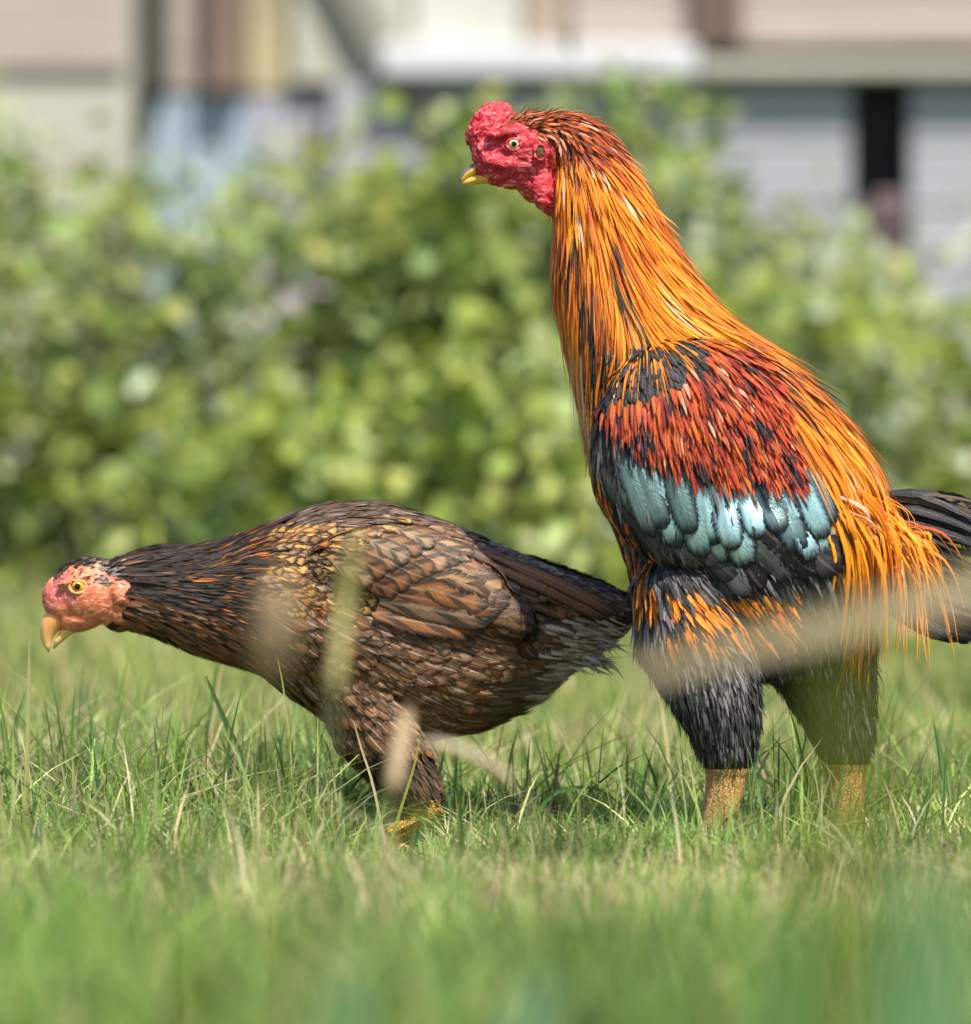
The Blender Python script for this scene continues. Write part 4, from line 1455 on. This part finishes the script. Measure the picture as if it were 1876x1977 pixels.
# ------------------------------------------------------------------ hen
def hen():
    b = Bird("hen", 0.10)
    rows = [(225, 1075, 1205, 46), (300, 1056, 1228, 56), (380, 1054, 1262, 70), (450, 1038, 1282, 90), (520, 1012, 1308, 115), (600, 984, 1362, 138), (680, 974, 1418, 150), (750, 978, 1436, 154),
            (850, 1010, 1424, 150), (950, 1052, 1398, 130), (1030, 1086, 1350, 105), (1090, 1110, 1290, 75), (1150, 1132, 1245, 48), (1200, 1150, 1205, 22)]
    b.loft([vline_ring(*r) for r in interp_rows(rows, 60)])
    b.ell(175, 1142, 78, 66, 50)
    b.ell(130, 1160, 46, 48, 36, 0, 0)
    b.ell(165, 1185, 62, 32, 34, 0, -20)
    b.ell(225, 1150, 40, 70, 48)
    for s in (-1, 1):
        b.ell(785, 1120, 185, 85, 34, s * 128, 14)
        b.ell(880, 1160, 150, 52, 30, s * 125, 20)
        b.ell(150, 1118, 38, 8, 10, s * 42, -18)
        b.ell(235, 1145, 16, 24, 12, s * 46)
    # near leg carries the weight, far leg stands a little behind
    b.tube([(715, 1320, -40, 95), (742, 1420, -50, 84), (780, 1485, -60, 62), (815, 1532, -74, 44), (840, 1556, -76, 28)], 20)
    b.tube([(844, 1546, -78, 27), (806, 1578, -78, 23), (756, 1610, -78, 20)], 12)
    foot(b, 752, 1640, -78, .75, 20)
    b.tube([(715, 1330, 50, 88), (740, 1420, 60, 76), (772, 1485, 70, 56), (805, 1530, 76, 38), (828, 1550, 78, 27)], 20)
    b.tube([(832, 1548, 78, 24), (800, 1580, 78, 20), (765, 1608, 78, 18)], 12)
    foot(b, 752, 1626, 78, .75, 20)
    me = b.body(0.0018, 5)
    face_poly = [(70, 1085), (105, 1115), (140, 1095), (190, 1085), (215, 1110), (250, 1120), (250, 1165), (232, 1195), (190, 1215), (120, 1250), (70, 1250)]
    wrinkle(me, b, face_poly, 1.1, 0.05)
    me.update()
    b.index()
    root = empty("hen", (at(800, 1600, b.Y0).x, b.Y0, 0))
    tag(root, "brown speckled hen with lowered head walking in front of the shrubs", "hen")
    link("body", me, [M_UNDERB, M_PINK, M_SHANKH, M_HENCOMB], root)
    for p in me.polygons:
        p.use_smooth = True
        x, y = b.px(p.center)
        xx, yy = x + 9 * noise.noise(Vector((x * .05, y * .05, 1))), y + 9 * noise.noise(Vector((x * .05, y * .05, 7)))
        if inside(face_poly, xx, yy): p.material_index = 3 if xx + .35 * (yy - 1120) < 128 or (abs(x - 132) < 24 and abs(y - 1152) < 14) else 1
        elif y > 1538: p.material_index = 2
    # low comb, beak, eyes
    bm = bmesh.new()
    bmesh.ops.create_icosphere(bm, subdivisions=4, radius=1)
    for v in bm.verts:
        n = v.co.normalized()
        r = 0.85 + .25 * (1 - abs(noise.noise(n * 4.2)) * 1.6)
        x, y, z = n.x * 15 * r, n.y * 20 * r, n.z * 28 * r
        v.co = b.p(100 + x + z * .35, 1140 - z, y)
    link("comb", finish_bm(bm, "comb"), M_HENCOMB, root)
    mb = mat_horn("hen_beak", (0.84, 0.33, 0.10), (0.88, 0.52, 0.20), a=0.1, b=1.0)
    horn_mesh(b, "upper_beak", [(140, 1176, 27, 28), (114, 1188, 26, 24), (98, 1207, 20, 18), (91, 1228, 13, 11), (91, 1246, 7, 6), (95, 1259, 1.5, 1.5)], mb, root)
    horn_mesh(b, "lower_beak", [(174, 1196, 15, 24), (149, 1204, 14, 20), (128, 1218, 11.5, 14), (113, 1237, 7, 9), (104, 1252, 2, 2)],
              mat_horn("hen_lower_beak", (0.80, 0.36, 0.06), (0.86, 0.55, 0.18), a=0.1, b=0.8), root)
    for near in (True, False):
        eye(b, root, 154, 1131, 14, 48, mat_gloss("hen_iris", (0.75, 0.33, 0.03)), mat_plain("hen_eyelid", (.72, .36, .12), .5, .1, 200, .2), near)

    k = b.k
    fld = make_field([(130, 1090, 1, -.35), (200, 1065, 1, -.15), (260, 1060, 1, -.05), (260, 1150, 1, .15), (270, 1210, 1, .4), (350, 1080, 1, .0), (350, 1180, 1, .2), (380, 1250, 1, .3), (450, 1050, 1, -.15), (460, 1150, 1, .15), (470, 1260, 1, .35),
                      (560, 1000, 1, -.1), (560, 1100, 1, .3), (560, 1250, .9, .6), (580, 1340, .8, .7), (700, 975, 1, .1), (680, 1080, 1, .4), (700, 1200, 1, .45), (680, 1350, .75, .75), (740, 1450, .6, .8), (800, 1510, .5, .9), (820, 1010, 1, .4), (820, 1120, 1, .42),
                      (850, 1250, 1, .35), (820, 1350, .9, .6), (950, 1070, 1, .42), (950, 1180, 1, .4), (960, 1300, 1, .2), (950, 1400, 1, .2), (1080, 1120, 1, .4), (1100, 1230, 1, .15), (1180, 1160, 1, .35)], b)
    DK = (0.026, 0.018, 0.013)
    BR = (0.18, 0.085, 0.036)
    RB = (0.26, 0.105, 0.036)
    TN = (0.34, 0.20, 0.10)
    GD = (0.56, 0.30, 0.075)
    OR = (0.52, 0.15, 0.02)
    LT = (0.34, 0.25, 0.18)
    R_wing = [(650, 1000), (780, 985), (900, 1040), (1060, 1100), (1090, 1170), (960, 1215), (760, 1215), (690, 1160), (640, 1080)]
    small, mid, fluff, neckp = Plumes(), Plumes(), Plumes(), Plumes()
    for q in b.sample(24000):
        v = Vector(q)
        x, y = b.px(v)
        rz = R.random()
        if y > 1534:
            continue
        ear_tuft = 188 < x < 236 and 1092 < y < 1128
        jx, jy = x + R.gauss(0, 6), y + R.gauss(0, 6)
        if ear_tuft and rz < .7:
            P, N = b.march(v, fld, R.uniform(12, 22) * k, 3, .5 * k, 5 * k)
            neckp.add(P, N, R.uniform(3, 5) * k, prof_hackle, pick([((.30, .27, .25), 3), ((.12, .09, .08), 2), (DK, 1)]))
            continue
        if inside(face_poly, jx, jy):
            if y < 1128 and x < 190 and rz < .35:
                P, N = b.march(v, fld, R.uniform(6, 11) * k, 3, .5 * k, 3 * k)
                neckp.add(P, N, R.uniform(2.5, 4) * k, prof_hackle, pick([(DK, 3), ((.25, .18, .14), 1)]))
            continue
        if x < 235 and y < 1125:
            if rz < .9:
                P, N = b.march(v, fld, R.uniform(10, 18) * k, 3, .5 * k, 4 * k)
                neckp.add(P, N, R.uniform(4, 7) * k, prof_round, pick([(DK, 4), ((.12, .09, .07), 2), ((.35, .25, .18), 1)]), par=(0, .2, .05))
            continue
        if x < 235 and y > 1100 and x < 215:
            continue
        if x < 500 and y < 1130 + (x - 200) * .28:
            if rz < .85:
                fl = R.random() < max(0, (x - 330) / 170) * .22
                P, N = b.march(v, fld, R.uniform(34, 64) * k, 6, 1 * k, R.uniform(4, 8) * k, stiff=.2)
                c0 = jit(OR) if fl else pick([(DK, 6), ((.04, .03, .028), 3), ((.09, .05, .03), 1.5), (BR, .6)])
                neckp.add(P, N, R.uniform(3.5, 7.5) * k, prof_hackle, c0, DK if fl and R.random() < .6 else None, par=(0, .1, .04), roll=R.uniform(-.3, .3), camber=.1)
        elif x < 500:
            if rz < .7:
                P, N = b.march(v, fld, R.uniform(34, 60) * k, 5, 1 * k, R.uniform(4, 9) * k, stiff=.2)
                neckp.add(P, N, R.uniform(6, 13) * k, prof_hackle, pick([(RB, 3), (BR, 3), ((.26, .09, .04), 1), (DK, 1.4)]), DK if R.random() < .35 else None, par=(0, .3, 0), roll=R.uniform(-.3, .3), camber=.1)
        elif inside(R_wing, x, y) and abs(v.y - b.Y0) > 60 * k and x > 700:
            continue
        elif y < 1180 - (x - 500) * .1 and x < 800:
            if rz < (.62 if y < 1010 + abs(x - 690) * .12 else .42):
                top = y < 1010 + abs(x - 690) * .12
                P, N = b.march(v, fld, (R.uniform(60, 95) if top else R.uniform(52, 86)) * k, 6, 1.5 * k, R.uniform(6, 11) * k, stiff=.2)
                c0 = pick([((.12, .09, .08), 2), (LT, 1), (BR, 2)]) if top else pick([(GD, 3), (TN, 2.2), (RB, 1.5), (OR, .5)])
                mid.add(P, N, (R.uniform(8, 15) if top else R.uniform(16, 28)) * k, prof_hackle if top or R.random() < .35 else prof_round, c0, DK if R.random() < .8 else (.16, .07, .02), par=(.95 if not top else .3, .2, 0), nu=5, roll=R.uniform(-.25, .25), camber=.1)
        elif x + R.gauss(0, 22) > 1060 - (y - 1185) * .25 and y + R.gauss(0, 12) > 1196:
            if rz < .9:
                P, N = b.march(v, fld, R.uniform(30, 80) * k, 6, 1 * k, R.uniform(8, 26) * k, stiff=.2, grav=.03)
                fluff.add(P, N, R.uniform(5, 13) * k, prof_hackle, pick([((.46, .37, .31), 3), ((.60, .50, .44), 2), ((.24, .15, .09), 2)]), par=(0, .1, 0), roll=R.uniform(-.6, .6))
        elif x > 880 and y > 1255 + (1000 - x) * .1 + 30:
            if rz < .9:
                P, N = b.march(v, fld, R.uniform(35, 65) * k, 5, 1 * k, R.uniform(5, 13) * k, stiff=.2)
                fluff.add(P, N, R.uniform(5, 12) * k, prof_hackle, pick([((.12, .085, .045), 4), ((.16, .115, .06), 2), (BR, 1.5)]), par=(0, .15, 0), roll=R.uniform(-.4, .4))
        elif y > 1410 and x < 900:
            if rz < .8:
                P, N = b.march(v, fld, R.uniform(18, 36) * k, 4, 1 * k, R.uniform(4, 8) * k, stiff=.2)
                fluff.add(P, N, R.uniform(4, 8) * k, prof_hackle, pick([((.07, .032, .018), 4), (BR, 1.5), (DK, 1.5)]), None, par=(0, .2, 0), roll=R.uniform(-.3, .3))
        elif y < 1200 and x >= 800:
            if rz < .5:
                P, N = b.march(v, fld, R.uniform(50, 80) * k, 6, 1.5 * k, R.uniform(5, 10) * k, stiff=.2)
                mid.add(P, N, R.uniform(20, 30) * k, prof_round, pick([(BR, 3), (TN, 1.5), ((.12, .09, .08), 2), (LT, .8)]), DK, par=(.15, .4, 0), nu=5, roll=R.uniform(-.2, .2), camber=.1)
        else:
            if rz < .40:
                P, N = b.march(v, fld, R.uniform(50, 84) * k, 6, 1.5 * k, R.uniform(7, 14) * k, stiff=.2)
                mid.add(P, N, R.uniform(18, 34) * k, prof_hackle if R.random() < .2 else prof_round, pick([(BR, 4), (RB, 2), ((.17, .10, .055), 3)]), pick([(DK, .6), ((.085, .042, .02), 4)]), par=(0, .9 if R.random() < .6 else .2, 0), nu=5, roll=R.uniform(-.3, .3), camber=.1)
    neckp.mass("neck_plumage", root)
    fluff.mass("fluff", root)
    mid.split("body_feather", "body_plumage", root, b.Y0, 300, .004)

    # tail
    tail = Plumes()
    for i in range(16):
        a = i / 15
        lat = (R.random() - .5) * 50
        st = b.p(980 + R.uniform(-10, 30), 1075 + 90 * a, lat * .8)
        m1 = b.p(1090, 1108 + 75 * a, lat * 1.3)
        en = b.p(1222 + R.uniform(-25, 25), 1150 + 55 * a, lat)
        P = spline([st, m1, en], 10)
        s = -1 if lat < 0 else 1
        N = [Vector((0.1, s, .5)).normalized()] * 11
        tail.add(P, N, R.uniform(30, 44) * k, prof_long, pick([((.05, .028, .018), 3), (BR, 2), (DK, 2)]), DK, par=(.3, .6, 0), nu=5)
    tail.single("tail_feather", root)

    tuft = Plumes()
    for i in range(130):
        s = -1 if R.random() < .7 else 1
        lat = s * R.uniform(2, 50)
        x0, y0 = R.uniform(1040, 1130), R.uniform(1215, 1275)
        P = spline([b.p(x0, y0, lat), b.p(x0 + R.uniform(25, 55), y0 + R.uniform(0, 20), lat * 1.15), b.p(x0 + R.uniform(50, 105), y0 + R.uniform(5, 45), lat * 1.2)], 6)
        tuft.add(P, [Vector((0, s, .4)).normalized()] * 7, R.uniform(3, 10) * k, prof_hackle, pick([((.50, .41, .36), 3), ((.62, .53, .47), 2), ((.28, .19, .13), 2)]), roll=R.uniform(-.7, .7))
    tuft.mass("vent_tuft", root)

    # folded wings: rows of coverts over the long flight feathers
    for near in (True, False):
        s = -1 if near else 1
        base = Plumes()
        for q in b.sample(9000):
            v = Vector(q)
            x, y = b.px(v)
            if (v.y - b.Y0) * s < 55 * k or not inside(R_wing, x, y) or x <= 700 or R.random() > .5:
                continue
            P, N = b.march(v, fld, R.uniform(40, 60) * k, 6, 2 * k, R.uniform(6, 10) * k, stiff=.2)
            base.add(P, N, R.uniform(18, 26) * k, prof_round, pick([(BR, 3), (RB, 2), (TN, 2), (GD, .5)]), DK, par=(.5 if x < 800 else .12, .35, 0), nu=5)
        wing = base.mass("wing", root)
        fl = Plumes()
        rows_ = []
        for i in range(7):                       # long flight feathers that reach over the tail
            a = i / 6
            rows_.append(((890 + 55 * a, 1165 - 85 * a), (1120 + 85 * a - 50 * (1 - a) ** 2, 1212 - 52 * a), 46, pick([(RB, 2), (BR, 3), ((.13, .07, .035), 1)]), 12))
        for i in range(5):                       # secondaries: the broad brown panel
            a = i / 4
            rows_.append(((728 + 22 * a, 1182 - 62 * a), (925 + 60 * a, 1216 - 50 * a), 58, pick([((.26, .15, .09), 3), (RB, 2)]), 17))
        for i in range(5):
            a = i / 4
            rows_.append(((790 + 70 * a, 1118 - 60 * a), (945 + 85 * a, 1170 - 52 * a), 58, pick([(TN, 1), (RB, 2), (BR, 2)]), 18))
        for i in range(7):
            a = i / 6
            rows_.append(((690 + 130 * a, 1105 - 85 * a + 30 * a * a), (775 + 140 * a, 1140 - 85 * a + 30 * a * a), 46, pick([(RB, 2), (TN, 1.5), (BR, 2)]), 16))
        for i in range(7):
            a = i / 6
            rows_.append(((655 + 130 * a, 1085 - 85 * a + 30 * a * a), (730 + 130 * a, 1122 - 88 * a + 30 * a * a), 40, pick([((.36, .19, .06), 1), (TN, 1.5), (RB, 3)]), 19))
        for a, e, w, c, lift in rows_:
            v = b.side_point(*a, near)
            L = math.hypot(e[0] - a[0], e[1] - a[1])
            P, N = b.march(v, const_dir(a, e), L * k, 11, lift * k, (lift + 6) * k, stiff=.3, leave=.015)
            fl.add(P, N, w * k * R.uniform(.9, 1.1), prof_round, c, DK, tuple(x * .75 for x in c), par=(.8 if lift > 15 else .06, .25, 0), nu=7, camber=.1, roll=R.uniform(-.08, .08))
        fl.single("flight_feather", wing)
    return b


hen()
